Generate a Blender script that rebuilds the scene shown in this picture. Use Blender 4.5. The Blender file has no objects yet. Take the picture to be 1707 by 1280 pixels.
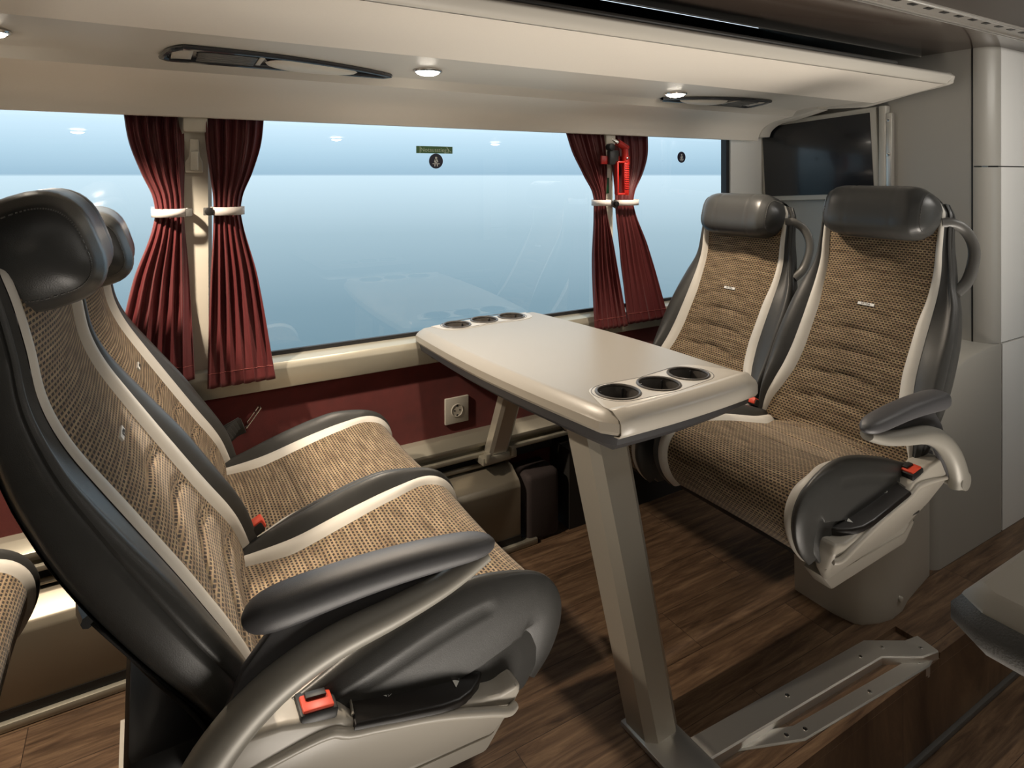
import bpy, bmesh, math, random
from mathutils import Vector, Matrix
random.seed(4)
SC = bpy.context.scene
COL = SC.collection
PI = math.pi

# ------------------------------------------------------------------ materials
def new_mat(name):
    m = bpy.data.materials.new(name); m.use_nodes = True
    nt = m.node_tree
    return m, nt, nt.nodes['Principled BSDF']

def setin(b, **k):
    for n, v in k.items():
        n = n.replace('_', ' ')
        if n in b.inputs:
            b.inputs[n].default_value = v

def rgba(c): return (c[0], c[1], c[2], 1.0)

def plain(name, col, rough=.5, metal=0., noise=0., nscale=200., bump=0., bscale=400., stretch=None, coat=0., spec=.5, sheen=0.):
    m, nt, b = new_mat(name)
    setin(b, Base_Color=rgba(col), Roughness=rough, Metallic=metal, Coat_Weight=coat, Specular_IOR_Level=spec, Sheen_Weight=sheen)
    if coat: setin(b, Coat_Roughness=.08)
    if noise or bump:
        tc = nt.nodes.new('ShaderNodeTexCoord'); mp = nt.nodes.new('ShaderNodeMapping')
        nt.links.new(tc.outputs['Object'], mp.inputs['Vector'])
        if stretch: mp.inputs['Scale'].default_value = stretch
    if noise:
        n = nt.nodes.new('ShaderNodeTexNoise'); n.inputs['Scale'].default_value = nscale; n.inputs['Detail'].default_value = 5
        nt.links.new(mp.outputs['Vector'], n.inputs['Vector'])
        mx = nt.nodes.new('ShaderNodeMix'); mx.data_type = 'RGBA'
        mx.inputs[6].default_value = rgba([c*(1-noise) for c in col]); mx.inputs[7].default_value = rgba([min(1, c*(1+noise)) for c in col])
        nt.links.new(n.outputs['Fac'], mx.inputs[0]); nt.links.new(mx.outputs[2], b.inputs['Base Color'])
    if bump:
        n2 = nt.nodes.new('ShaderNodeTexNoise'); n2.inputs['Scale'].default_value = bscale; n2.inputs['Detail'].default_value = 3
        nt.links.new(mp.outputs['Vector'], n2.inputs['Vector'])
        bp = nt.nodes.new('ShaderNodeBump'); bp.inputs['Strength'].default_value = bump; bp.inputs['Distance'].default_value = .001
        nt.links.new(n2.outputs['Fac'], bp.inputs['Height']); nt.links.new(bp.outputs['Normal'], b.inputs['Normal'])
    return m

def emis(name, col, s):
    m, nt, b = new_mat(name)
    setin(b, Base_Color=(0, 0, 0, 1), Emission_Color=rgba(col), Emission_Strength=s)
    return m

def fabric_mat():
    m, nt, b = new_mat('woven_fabric')
    uv = nt.nodes.new('ShaderNodeUVMap'); uv.uv_map = 'UVMap'
    br = nt.nodes.new('ShaderNodeTexBrick')
    br.offset = .5; br.squash = 1.
    br.inputs['Scale'].default_value = 1.
    br.inputs['Brick Width'].default_value = .0106; br.inputs['Row Height'].default_value = .0070
    br.inputs['Mortar Size'].default_value = .0020; br.inputs['Mortar Smooth'].default_value = .35; br.inputs['Bias'].default_value = 0
    nt.links.new(uv.outputs['UV'], br.inputs['Vector'])
    # thread colour varies in soft irregular rows
    mp = nt.nodes.new('ShaderNodeMapping'); mp.inputs['Scale'].default_value = (14, 90, 1)
    nt.links.new(uv.outputs['UV'], mp.inputs['Vector'])
    nz = nt.nodes.new('ShaderNodeTexNoise'); nz.inputs['Scale'].default_value = 1.; nz.inputs['Detail'].default_value = 3
    nt.links.new(mp.outputs['Vector'], nz.inputs['Vector'])
    cr = nt.nodes.new('ShaderNodeValToRGB')
    cr.color_ramp.elements[0].position = .3; cr.color_ramp.elements[0].color = (.21, .140, .075, 1)
    cr.color_ramp.elements[1].position = .7; cr.color_ramp.elements[1].color = (.50, .37, .225, 1)
    nt.links.new(nz.outputs['Fac'], cr.inputs['Fac'])
    # fine thread breakup
    n2 = nt.nodes.new('ShaderNodeTexNoise'); n2.inputs['Scale'].default_value = 420; n2.inputs['Detail'].default_value = 2
    nt.links.new(uv.outputs['UV'], n2.inputs['Vector'])
    mx = nt.nodes.new('ShaderNodeMix'); mx.data_type = 'RGBA'; mx.blend_type = 'MULTIPLY'; mx.inputs[0].default_value = .45
    nt.links.new(cr.outputs['Color'], mx.inputs[6]); nt.links.new(n2.outputs['Color'], mx.inputs[7])
    nt.links.new(mx.outputs[2], br.inputs['Mortar'])
    br.inputs['Color1'].default_value = (.022, .015, .011, 1); br.inputs['Color2'].default_value = (.045, .030, .021, 1)
    nt.links.new(br.outputs['Color'], b.inputs['Base Color'])
    bp = nt.nodes.new('ShaderNodeBump'); bp.inputs['Strength'].default_value = .5; bp.inputs['Distance'].default_value = .0012
    nt.links.new(br.outputs['Fac'], bp.inputs['Height']); nt.links.new(bp.outputs['Normal'], b.inputs['Normal'])
    setin(b, Roughness=.85, Sheen_Weight=.15, Specular_IOR_Level=.25)
    return m

def wood_mat():
    m, nt, b = new_mat('wood_floor')
    tc = nt.nodes.new('ShaderNodeTexCoord')
    br = nt.nodes.new('ShaderNodeTexBrick'); br.offset = .37
    br.inputs['Scale'].default_value = 1; br.inputs['Brick Width'].default_value = .92; br.inputs['Row Height'].default_value = .152
    br.inputs['Mortar Size'].default_value = .0009; br.inputs['Mortar Smooth'].default_value = .2
    br.inputs['Color1'].default_value = (0, 0, 0, 1); br.inputs['Color2'].default_value = (1, 1, 1, 1); br.inputs['Mortar'].default_value = (.5, .5, .5, 1)
    mp0 = nt.nodes.new('ShaderNodeMapping'); mp0.inputs['Location'].default_value = (.22, .045, 0)
    nt.links.new(tc.outputs['Object'], mp0.inputs['Vector'])
    nt.links.new(mp0.outputs['Vector'], br.inputs['Vector'])
    # grain
    mp = nt.nodes.new('ShaderNodeMapping'); mp.inputs['Scale'].default_value = (2.2, 26, 1)
    ad = nt.nodes.new('ShaderNodeVectorMath'); ad.operation = 'ADD'
    sc = nt.nodes.new('ShaderNodeVectorMath'); sc.operation = 'SCALE'; sc.inputs['Scale'].default_value = 7.3
    nt.links.new(br.outputs['Color'], sc.inputs[0])
    nt.links.new(tc.outputs['Object'], ad.inputs[0]); nt.links.new(sc.outputs['Vector'], ad.inputs[1])
    nt.links.new(ad.outputs['Vector'], mp.inputs['Vector'])
    nz = nt.nodes.new('ShaderNodeTexNoise'); nz.inputs['Scale'].default_value = 2.2; nz.inputs['Detail'].default_value = 9; nz.inputs['Roughness'].default_value = .68; nz.inputs['Distortion'].default_value = .6
    nt.links.new(mp.outputs['Vector'], nz.inputs['Vector'])
    cr = nt.nodes.new('ShaderNodeValToRGB')
    e = cr.color_ramp.elements
    e[0].position = .30; e[0].color = (.050, .029, .018, 1)
    e[1].position = .74; e[1].color = (.29, .19, .112, 1)
    q = e.new(.5); q.color = (.145, .088, .052, 1)
    nt.links.new(nz.outputs['Fac'], cr.inputs['Fac'])
    # plank tone
    hs = nt.nodes.new('ShaderNodeHueSaturation')
    mr = nt.nodes.new('ShaderNodeMapRange'); mr.inputs['To Min'].default_value = .78; mr.inputs['To Max'].default_value = 1.15
    nt.links.new(br.outputs['Color'], mr.inputs['Value']); nt.links.new(mr.outputs['Result'], hs.inputs['Value'])
    nt.links.new(cr.outputs['Color'], hs.inputs['Color'])
    mx = nt.nodes.new('ShaderNodeMix'); mx.data_type = 'RGBA'
    nt.links.new(br.outputs['Fac'], mx.inputs[0]); nt.links.new(hs.outputs['Color'], mx.inputs[6]); mx.inputs[7].default_value = (.03, .018, .012, 1)
    nt.links.new(mx.outputs[2], b.inputs['Base Color'])
    bp = nt.nodes.new('ShaderNodeBump'); bp.inputs['Strength'].default_value = .25; bp.inputs['Distance'].default_value = .001
    nt.links.new(nz.outputs['Fac'], bp.inputs['Height']); nt.links.new(bp.outputs['Normal'], b.inputs['Normal'])
    setin(b, Roughness=.42, Specular_IOR_Level=.4)
    return m

def glass_mat():
    m = bpy.data.materials.new('window_glass'); m.use_nodes = True
    nt = m.node_tree; nt.nodes.clear()
    out = nt.nodes.new('ShaderNodeOutputMaterial'); mix = nt.nodes.new('ShaderNodeMixShader')
    tr = nt.nodes.new('ShaderNodeBsdfTransparent'); gl = nt.nodes.new('ShaderNodeBsdfGlossy')
    gl.inputs['Roughness'].default_value = .0
    tr.inputs['Color'].default_value = (.93, .96, .97, 1)
    fr = nt.nodes.new('ShaderNodeFresnel'); fr.inputs['IOR'].default_value = 2.1
    nt.links.new(fr.outputs['Fac'], mix.inputs['Fac']); nt.links.new(tr.outputs[0], mix.inputs[1]); nt.links.new(gl.outputs[0], mix.inputs[2])
    nt.links.new(mix.outputs[0], out.inputs['Surface'])
    return m

M = {}
M['fabric'] = fabric_mat()
M['wood'] = wood_mat()
M['glass'] = glass_mat()
M['leather'] = plain('grey_leather', (.050, .050, .048), .36, noise=.12, nscale=60, bump=.22, bscale=900, spec=.45)
M['headleather'] = plain('headrest_leather', (.046, .047, .046), .33, noise=.10, nscale=40, bump=.18, bscale=700, spec=.5)
M['ivory'] = plain('ivory_leather', (.66, .63, .57), .45, noise=.05, nscale=30, bump=.12, bscale=900)
M['shell'] = plain('seat_shell_plastic', (.10, .098, .092), .38, bump=.1, bscale=1500)
M['champagne'] = plain('champagne_plastic', (.45, .42, .365), .36, bump=.04, bscale=1800, spec=.5)
M['armgrey'] = plain('armrest_rubber', (.07, .07, .075), .42, bump=.25, bscale=1400)
M['armmetal'] = plain('armrest_metal_paint', (.30, .285, .25), .42, metal=.15)
M['black'] = plain('black_plastic', (.012, .012, .012), .45)
M['blackgloss'] = plain('gloss_black_panel', (.010, .008, .007), .34, noise=.5, nscale=14)
M['pocket'] = plain('black_mesh_pocket', (.015, .014, .013), .7, bump=.3, bscale=900)
M['red'] = plain('red_buckle', (.72, .075, .035), .4)
M['hammered'] = plain('red_plastic', (.34, .010, .006), .42)
M['chrome'] = plain('chrome', (.75, .74, .72), .16, metal=1.)
M['steel'] = plain('brushed_steel', (.58, .545, .47), .34, metal=.62, noise=.10, nscale=90, stretch=(60, 60, .6))
M['alu'] = plain('brushed_aluminium', (.66, .64, .60), .36, metal=.85, noise=.06, nscale=60, stretch=(.5, 30, 30))
M['table'] = plain('table_laminate', (.285, .26, .22), .36, bump=.05, bscale=700, spec=.45)
M['tablerim'] = plain('table_rim', (.40, .37, .325), .36, bump=.08, bscale=1200)
M['tablepale'] = plain('table_insert', (.44, .41, .36), .34, bump=.05, bscale=1200)
M['tabledark'] = plain('table_underside', (.035, .035, .038), .5)
M['rimdark'] = plain('table_dark_rim', (.075, .073, .068), .55, bump=.8, bscale=420)
M['ring'] = plain('cup_ring', (.07, .062, .055), .35)
M['rack'] = plain('rack_fabric', (.70, .655, .585), .62, bump=.12, bscale=1200, noise=.03, nscale=300)
M['rackdark'] = plain('rack_plastic', (.50, .475, .425), .42, bump=.04, bscale=1200)
M['sill'] = plain('sill_aluminium', (.44, .415, .34), .32, metal=.5)
M['wallpale'] = plain('pillar_plastic', (.60, .565, .48), .42, bump=.05, bscale=900)
M['bulk'] = plain('bulkhead_laminate', (.36, .345, .31), .34, bump=.05, bscale=1200, spec=.5)
M['bulkpale'] = plain('bulkhead_pale', (.80, .79, .76), .34)
M['post'] = plain('post_white', (.82, .81, .77), .45)
M['ceil'] = plain('ceiling_gloss_brown', (.082, .062, .050), .18, metal=.25, noise=.12, nscale=12, stretch=(.4, 40, 1), coat=.3)
M['ceil2'] = plain('ceiling_flat', (.06, .052, .045), .5)
M['strip'] = plain('ceiling_strip', (.24, .225, .205), .35)
M['dark'] = plain('dark_void', (.02, .018, .016), .7)
M['carpet'] = plain('red_carpet', (.12, .012, .009), .9, noise=.35, nscale=25, bump=.6, bscale=900, sheen=.3)
M['duct'] = plain('heater_metal', (.30, .265, .205), .38, metal=.4)
M['darkblue'] = plain('dark_lining', (.03, .032, .036), .6)
M['boxdark'] = plain('box_carpet', (.045, .033, .032), .85, noise=.2, nscale=200, bump=.4, bscale=900)
M['screen'] = plain('tv_screen', (.012, .013, .016), .22, coat=.2)
M['tvframe'] = plain('tv_frame', (.50, .48, .43), .35)
M['strap'] = plain('tieback_strap', (.62, .57, .54), .55)
M['rubber'] = plain('window_rubber', (.012, .012, .014), .6)
M['green'] = plain('green_sign', (.085, .19, .075), .5)
M['greendark'] = plain('green_sticker', (.004, .06, .022), .5)
M['signtext'] = plain('sign_lettering', (.62, .72, .55), .5)
M['white'] = plain('white_print', (.85, .85, .82), .5)
M['navy'] = plain('sticker_navy', (.022, .02, .045), .4)
M['socket'] = plain('socket_plastic', (.58, .55, .48), .35)
M['belt'] = plain('belt_webbing', (.03, .029, .027), .7, bump=.4, bscale=900)
M['bezel'] = plain('bezel_gloss', (.035, .037, .042), .12, coat=.6)
M['lamp'] = emis('lamp_lens', (1., .90, .76), 30.)
M['curtain'] = plain('curtain_cloth', (.100, .013, .0145), .5, noise=.12, nscale=120, stretch=(1, 1, .2), sheen=.08)
M['hem'] = plain('curtain_hem_stitch', (.30, .07, .06), .7)
M['nose'] = M['alu']

# ------------------------------------------------------------------ mesh tools
SX = 1.0   # mirror factor for seats
class G:
    def __init__(s):
        s.bm = bmesh.new(); s.uv = s.bm.loops.layers.uv.new('UVMap')
    def grid(s, rows, uvs=None, close=False):
        vs = [[s.bm.verts.new(p) for p in r] for r in rows]
        n = len(rows[0])
        for i in range(len(rows)-1):
            for j in range(n if close else n-1):
                k = (j+1) % n
                f = s.bm.faces.new((vs[i][j], vs[i][k], vs[i+1][k], vs[i+1][j]))
                if uvs:
                    for l, (a, b) in zip(f.loops, ((i, j), (i, k), (i+1, k), (i+1, j))):
                        l[s.uv].uv = uvs[a][b]
        return vs
    def loft(s, secs, cap=True):
        vs = s.grid(secs, close=True)
        if cap:
            s.bm.faces.new(vs[0][::-1]); s.bm.faces.new(vs[-1])
        return s
    def poly(s, pts):
        s.bm.faces.new([s.bm.verts.new(p) for p in pts]); return s
    def add_bm(s, b2):
        m = bpy.data.meshes.new('tmp'); b2.to_mesh(m); b2.free(); s.bm.from_mesh(m); bpy.data.meshes.remove(m)
        s.uv = s.bm.loops.layers.uv.active or s.bm.loops.layers.uv.new('UVMap')
    def box(s, c, d, rot=None, bev=0., seg=2):
        b = bmesh.new(); bmesh.ops.create_cube(b, size=1)
        bmesh.ops.scale(b, vec=d, verts=b.verts)
        if bev: bmesh.ops.bevel(b, geom=b.edges[:], offset=bev, segments=seg, affect='EDGES', profile=.5)
        if rot is not None: bmesh.ops.transform(b, matrix=rot.to_4x4(), verts=b.verts)
        bmesh.ops.translate(b, vec=c, verts=b.verts); s.add_bm(b); return s
    def prism(s, pts, f, a, b_, bev=0., seg=2, only_caps=False):
        """pts 2-D polygon; f(u, v, w) -> 3-D; extruded w from a to b_"""
        b = bmesh.new()
        lo = [b.verts.new(f(u, v, a)) for u, v in pts]; hi = [b.verts.new(f(u, v, b_)) for u, v in pts]
        n = len(pts)
        b.faces.new(lo[::-1]); b.faces.new(hi)
        for i in range(n): b.faces.new((lo[i], lo[(i+1) % n], hi[(i+1) % n], hi[i]))
        bmesh.ops.recalc_face_normals(b, faces=b.faces)
        if bev:
            es = b.edges[:]
            if only_caps:
                es = [e for e in b.edges if all(v in lo for v in e.verts) or all(v in hi for v in e.verts)]
            bmesh.ops.bevel(b, geom=es, offset=bev, segments=seg, affect='EDGES', profile=.5)
        s.add_bm(b); return s
    def tube(s, path, rad, n=12, cap=True, flat=1., up=(0, 0, 1)):
        """round or elliptical tube: rad may be a list; flat scales the radius along 'up x tangent'"""
        P = [Vector(p) for p in path]; secs = []
        for i, p in enumerate(P):
            t = (P[min(i+1, len(P)-1)]-P[max(i-1, 0)]).normalized()
            u = Vector(up); a = t.cross(u)
            if a.length < 1e-4: a = t.cross(Vector((1, 0, 0)))
            a.normalize(); b = a.cross(t).normalized()
            r = rad[i] if isinstance(rad, (list, tuple)) else rad
            fl = flat[i] if isinstance(flat, (list, tuple)) else flat
            secs.append([p+a*(r*fl*math.cos(2*PI*k/n))+b*(r*math.sin(2*PI*k/n)) for k in range(n)])
        return s.loft(secs, cap)
    def cyl(s, c, axis, r, h, n=24, bev=0.):
        c = Vector(c); a = Vector(axis).normalized(); q = a.to_track_quat('Z', 'Y').to_matrix()
        b = bmesh.new(); bmesh.ops.create_cone(b, cap_ends=True, segments=n, radius1=r, radius2=r, depth=h)
        if bev: bmesh.ops.bevel(b, geom=[e for e in b.edges if len(e.link_faces) == 2 and any(len(f.verts) > 4 for f in e.link_faces)], offset=bev, segments=2, affect='EDGES', profile=.5)
        bmesh.ops.transform(b, matrix=q.to_4x4(), verts=b.verts); bmesh.ops.translate(b, vec=c, verts=b.verts); s.add_bm(b); return s
    def ring(s, c, axis, R, r, n=36, m=8, sy=1.):
        c = Vector(c); q = Vector(axis).normalized().to_track_quat('Z', 'Y').to_matrix()
        rows = []
        for i in range(n+1):
            a = 2*PI*i/n
            rows.append([c+q@Vector(((R+r*math.cos(2*PI*k/m))*math.cos(a), (R+r*math.cos(2*PI*k/m))*math.sin(a)*sy, r*math.sin(2*PI*k/m))) for k in range(m)])
        s.grid(rows, close=True); return s
    def obj(s, name, mat, parent=None, angle=38, subsurf=0, solid=0., sx=None, fix=True):
        k = SX if sx is None else sx
        if k < 0:
            for v in s.bm.verts: v.co.x *= -1
            bmesh.ops.reverse_faces(s.bm, faces=s.bm.faces[:])
        if fix: bmesh.ops.recalc_face_normals(s.bm, faces=s.bm.faces)
        me = bpy.data.meshes.new(name); s.bm.to_mesh(me); s.bm.free()
        for p in me.polygons: p.use_smooth = True
        me.set_sharp_from_angle(angle=math.radians(angle))
        me.materials.append(mat)
        o = bpy.data.objects.new(name, me); COL.objects.link(o)
        if parent: o.parent = parent
        if solid:
            md = o.modifiers.new('solid', 'SOLIDIFY'); md.thickness = solid; md.offset = 0
        if subsurf:
            md = o.modifiers.new('sub', 'SUBSURF'); md.levels = subsurf; md.render_levels = subsurf
        return o

def XZ(u, v, w): return (u, w, v)
def YZ(u, v, w): return (w, u, v)
def XY(u, v, w): return (u, v, w)

def interp(pts):
    """smooth monotone-ish cubic through (x, y) pairs"""
    xs = [p[0] for p in pts]; ys = [p[1] for p in pts]; n = len(xs)
    d = [(ys[i+1]-ys[i])/(xs[i+1]-xs[i]) for i in range(n-1)]
    m = [d[0]]
    for i in range(1, n-1): m.append(0 if d[i-1]*d[i] <= 0 else 2*d[i-1]*d[i]/(d[i-1]+d[i]))
    m.append(d[-1])
    def f(x):
        if x <= xs[0]: return ys[0]
        if x >= xs[-1]: return ys[-1]
        i = 0
        while x > xs[i+1]: i += 1
        h = xs[i+1]-xs[i]; t = (x-xs[i])/h
        return ((2*t**3-3*t*t+1)*ys[i]+(t**3-2*t*t+t)*h*m[i]+(-2*t**3+3*t*t)*ys[i+1]+(t**3-t*t)*h*m[i+1])
    return f

def catmull(P, per=6):
    P = [Vector(p) for p in P]; out = []
    for i in range(len(P)-1):
        p0 = P[max(i-1, 0)]; p1 = P[i]; p2 = P[i+1]; p3 = P[min(i+2, len(P)-1)]
        for k in range(per):
            t = k/per
            out.append(.5*((2*p1)+(p2-p0)*t+(2*p0-5*p1+4*p2-p3)*t*t+(3*p1-p0-3*p2+p3)*t**3))
    out.append(P[-1]); return out

def tag(o, label=None, cat=None, group=None, kind=None):
    if label: o['label'] = label
    if cat: o['category'] = cat
    if group: o['group'] = group
    if kind: o['kind'] = kind
    return o
def thing(name, label, cat, loc=(0, 0, 0), group=None):
    o = bpy.data.objects.new(name, None); o.empty_display_size = .05; COL.objects.link(o); o.location = loc
    return tag(o, label, cat, group)
def struct(o): return tag(o, kind='structure')

def text_obj(name, s, size, mat, parent, loc, rot, ext=.0004, spacing=1.):
    cu = bpy.data.curves.new(name, 'FONT'); cu.body = s; cu.size = size; cu.extrude = ext; cu.align_x = 'CENTER'; cu.align_y = 'CENTER'; cu.space_character = spacing
    t = bpy.data.objects.new(name+'_tmp', cu); COL.objects.link(t)
    dg = bpy.context.evaluated_depsgraph_get()
    me = bpy.data.meshes.new_from_object(t.evaluated_get(dg))
    bpy.data.objects.remove(t); bpy.data.curves.remove(cu)
    o = bpy.data.objects.new(name, me); COL.objects.link(o)
    me.materials.clear(); me.materials.append(mat)
    if parent: o.parent = parent
    o.matrix_local = Matrix.Translation(loc) @ rot.to_4x4()
    return o

def cut(o, cutters):
    for c in cutters:
        md = o.modifiers.new('b', 'BOOLEAN'); md.operation = 'DIFFERENCE'; md.solver = 'EXACT'; md.object = c
    dg = bpy.context.evaluated_depsgraph_get(); dg.update()
    me = bpy.data.meshes.new_from_object(o.evaluated_get(dg))
    o.modifiers.clear(); old = o.data; o.data = me; me.name = o.name
    bpy.data.meshes.remove(old)
    for c in cutters:
        d = c.data; bpy.data.objects.remove(c); bpy.data.meshes.remove(d)

# ------------------------------------------------------------------ seat
def upholstery(frame, L, n, W, Fi, Fo, nc, cup, bump, D, ribs, flip, parent, pre, side_seam=9., flush=False, rise=.010, lean=0.):
    """Builds fabric centre, two ivory bands, two leather bolsters along a path.
    frame(h) -> (x, z, nx, nz)"""
    hs = [L*i/(n-1) for i in range(n)]
    def P(h, w, off):
        x, z, nx, nz = frame(h); return Vector((x+nx*off, w, z+nz*off))
    def nfab(h, w):
        f = Fi(h); a = nc(h)+(cup(h)+(lean*.55 if w > 0 else 0))*(abs(w)/f)**2.2
        fade = max(0., 1-abs(w/f)**4)
        for (h0, arc, dep, wid) in ribs:
            hh = h0+arc*(1-(w/f)**2)
            a -= fade*dep*math.exp(-((h-hh)/wid)**2)
        return a
    g = G(); NW = 17; rows = []; uvs = []
    for h in hs:
        f = Fi(h); r = []; u = []
        for j in range(NW):
            w = -f+2*f*j/(NW-1); r.append(P(h, w, nfab(h, w))); u.append((w+.5, h+.2))
        rows.append(r); uvs.append(u)
    g.grid(rows, uvs)
    fab = g.obj(pre+'_fabric', M['fabric'], parent)
    tag(fab, 'brown and beige woven fabric panel')
    for sgn in (-1, 1):
        rise_ = rise+(lean*.7 if sgn > 0 else 0)
        gi = G(); rows = []
        for h in hs:
            f = Fi(h); o = Fo(h); a = nfab(h, sgn*f); r = []
            for k in range(6):
                t = k/5; r.append(P(h, sgn*(f+(o-f)*t), a+rise_*t+.005*math.sin(PI*t)))
            rows.append(r)
        gi.grid(rows)
        b = gi.obj('ivory_band', M['ivory'], parent); tag(b, 'ivory leather band')
        gb = G(); rows = []
        for h in hs:
            f = Fi(h); o = Fo(h); a = nfab(h, sgn*f)+rise_; wd = W(h); bb = bump(h)+(lean*.6 if sgn > 0 else 0); dd = D(h); e = wd-o
            pts = [(o, a-.001, 0), (o+e*.3, a+bb*.7, 0), (o+e*.62, a+bb, 0), (o+e*.9, a+bb*.62, 0), (wd+.004, a+bb*.1-.012, 0), (wd+.006, a-.45*(dd+a), 0), (wd+.001, a-.8*(dd+a), 0), (wd-.02, -dd, 0)]
            if flush: pts[-2:] = [(wd+.005, a-.75*(dd+a), 0), (wd+.003, -dd, 0)]
            cs = catmull(pts, 4)
            r = []
            for k, c in enumerate(cs):
                off = c.y
                ww = c.x
                if h < side_seam and k == 17: ww -= .0035
                r.append(P(h, sgn*ww, off))
            rows.append(r)
        vs = gb.grid(rows)
        # end closures
        gb.bm.faces.new(vs[0]); gb.bm.faces.new(vs[-1][::-1])
        if flush:
            cv = gb.bm.verts.new((.20, sgn*.228, .44)); col_ = [r_[-1] for r_ in vs]+[gb.bm.verts.new((.375, sgn*.224, .385)), gb.bm.verts.new((-.04, sgn*.212, .385))]
            for a_, b_ in zip(col_, col_[1:]+col_[:1]): gb.bm.faces.new((a_, b_, cv))
        gb.obj('side_bolster', M['leather'], parent, angle=50)
    return P, nfab

def make_seat(label, sx, aisle, recline, loc, detail=True, window_belt=False, head_h=0.0):
    global SX
    SX = sx
    root = thing('coach_seat', label, 'seat', loc, 'coach seats around the table')
    R = math.radians(recline)
    hx, hz = 0.0, .50
    LB = .735
    # --- backrest
    sag = interp([(0, .002), (.14, .010), (.30, .012), (.48, .012), (.74, .012)])
    k_ = math.tan(R-math.radians(25))
    bpath = catmull([(.032-k_*0, .50, 0), (.004, .575, 0), (-.052, .675, 0), (-.102, .765, 0), (-.148, .85, 0), (-.183, .92, 0), (-.203, .98, 0), (-.212, 1.045, 0), (-.226, 1.115, 0), (-.248, 1.18, 0), (-.275, 1.25, 0), (-.305, 1.33, 0)], 8)
    for q in bpath: q.x -= k_*(q.y-.5)
    bl = [0]
    for a, b in zip(bpath[:-1], bpath[1:]): bl.append(bl[-1]+(b-a).length)
    def fr(h):
        h = min(max(h, 0), bl[-1]-1e-6); i = 0
        while bl[i+1] < h: i += 1
        t = (h-bl[i])/(bl[i+1]-bl[i]); q = bpath[i].lerp(bpath[i+1], t)
        tan = lambda k: (bpath[min(k+2, len(bpath)-1)]-bpath[max(k-2, 0)]).normalized()
        T = tan(i).lerp(tan(i+1), t).normalized()
        return (q.x, q.y, T.y, -T.x)
    W = interp([(0, .215), (.08, .226), (.22, .236), (.34, .231), (.44, .216), (.52, .192), (.62, .180), (.70, .176), (.735, .160)])
    Fo = interp([(0, .214), (.05, .210), (.10, .198), (.17, .182), (.25, .174), (.36, .172), (.46, .172), (.58, .170), (.70, .168), (.735, .150)])
    Fi = interp([(0, .212), (.05, .196), (.10, .172), (.17, .150), (.25, .142), (.36, .142), (.46, .150), (.58, .154), (.70, .156), (.735, .138)])
    nc = lambda h: sag(h)
    cup = interp([(0, -.002), (.15, -.006), (.35, -.012), (.55, -.018), (.735, -.018)])
    bump = interp([(0, .0), (.10, .004), (.25, .004), (.36, -.002), (.46, -.008), (.60, -.012), (.735, -.010)])
    D = interp([(0, .062), (.15, .070), (.35, .080), (.55, .070), (.735, .050)])
    ribs = [(.012, .02, .008, .007), (.075, .03, .011, .008), (.150, .034, .011, .008), (.225, .034, .011, .008), (.300, .028, .009, .007), (.375, .008, .004, .005)]
    P, nf = upholstery(fr, LB, 84, W, Fi, Fo, nc, cup, bump, D, ribs, False, root, 'backrest', rise=-.004, lean=.026)
    # rear shell
    g = G(); rows = []
    for i in range(30):
        h = LB*i/29; wd = W(h)-.012; dd = D(h)
        rows.append([P(h, wd*t, -dd-.012*(1-t**4)) for t in [-1+2*k/14 for k in range(15)]])
    g.grid(rows)
    top = []
    for k in range(15):
        t = -1+2*k/14; h = LB
        top.append([P(h, (W(h)-.012)*t, -D(h)-.012*(1-t**4)), P(h+.012, (W(h)-.02)*t, -D(h)*.5), P(h+.012, (W(h)-.02)*t, .0), P(h, (W(h)-.02)*t, .02)])
    g.grid(top)
    g.obj('back_shell', M['shell'], root)
    # rear pocket
    if detail:
        g = G(); rows = []
        for i in range(14):
            h = -.02+.30*i/13; q = .016*math.sin(PI*min(1, i/13*1.0))+.006
            rows.append([P(h, .19*t, -D(max(h, 0))-.014-q*(1-t**6)) for t in [-1+2*k/12 for k in range(13)]])
        g.grid(rows); o = g.obj('seat_pocket', M['pocket'], root, solid=.004)
        g = G(); g.tube([P(.285, .19*t, -D(.28)-.028+.012*t**6) for t in [-1+2*k/12 for k in range(13)]], .008, 8); g.obj('pocket_rim', M['black'], o)
    # headrest
    hc = .684+head_h; hh = .080; nn = .014; hn = .074; wm = .152
    fx, fz, fnx, fnz = fr(hc)
    PH = lambda h, w, off: Vector((fx-fnz*(h-hc)+fnx*off, w, fz+fnx*(h-hc)+fnz*off))
    g = G(); secs = []; NS = 45; NR = 36
    for i in range(NS):
        w = -wm+2*wm*i/(NS-1); a = abs(w)/wm
        sc = (1-a**7*.42)
        if a > .985: sc *= .965
        for s0, dp, wd in ((.45, .022, .012), (.86, .03, .014)):
            sc -= dp*math.exp(-((a-s0)/wd)**2)
        r = []
        for k in range(NR):
            t = 2*PI*k/NR; c, s_ = math.cos(t), math.sin(t)
            e = .78
            px = math.copysign(abs(c)**e, c); py = math.copysign(abs(s_)**e, s_)
            off = nn+hn*sc*px+.010*(1-a*a)*(1 if px > 0 else 0)*0+(.012*a*a if px > 0 else 0)
            hv = hc+hh*sc*py - .012*px*(py < 0)
            r.append(PH(hv, w, off))
        secs.append(r)
    vs = g.grid(secs, close=True)
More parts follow.
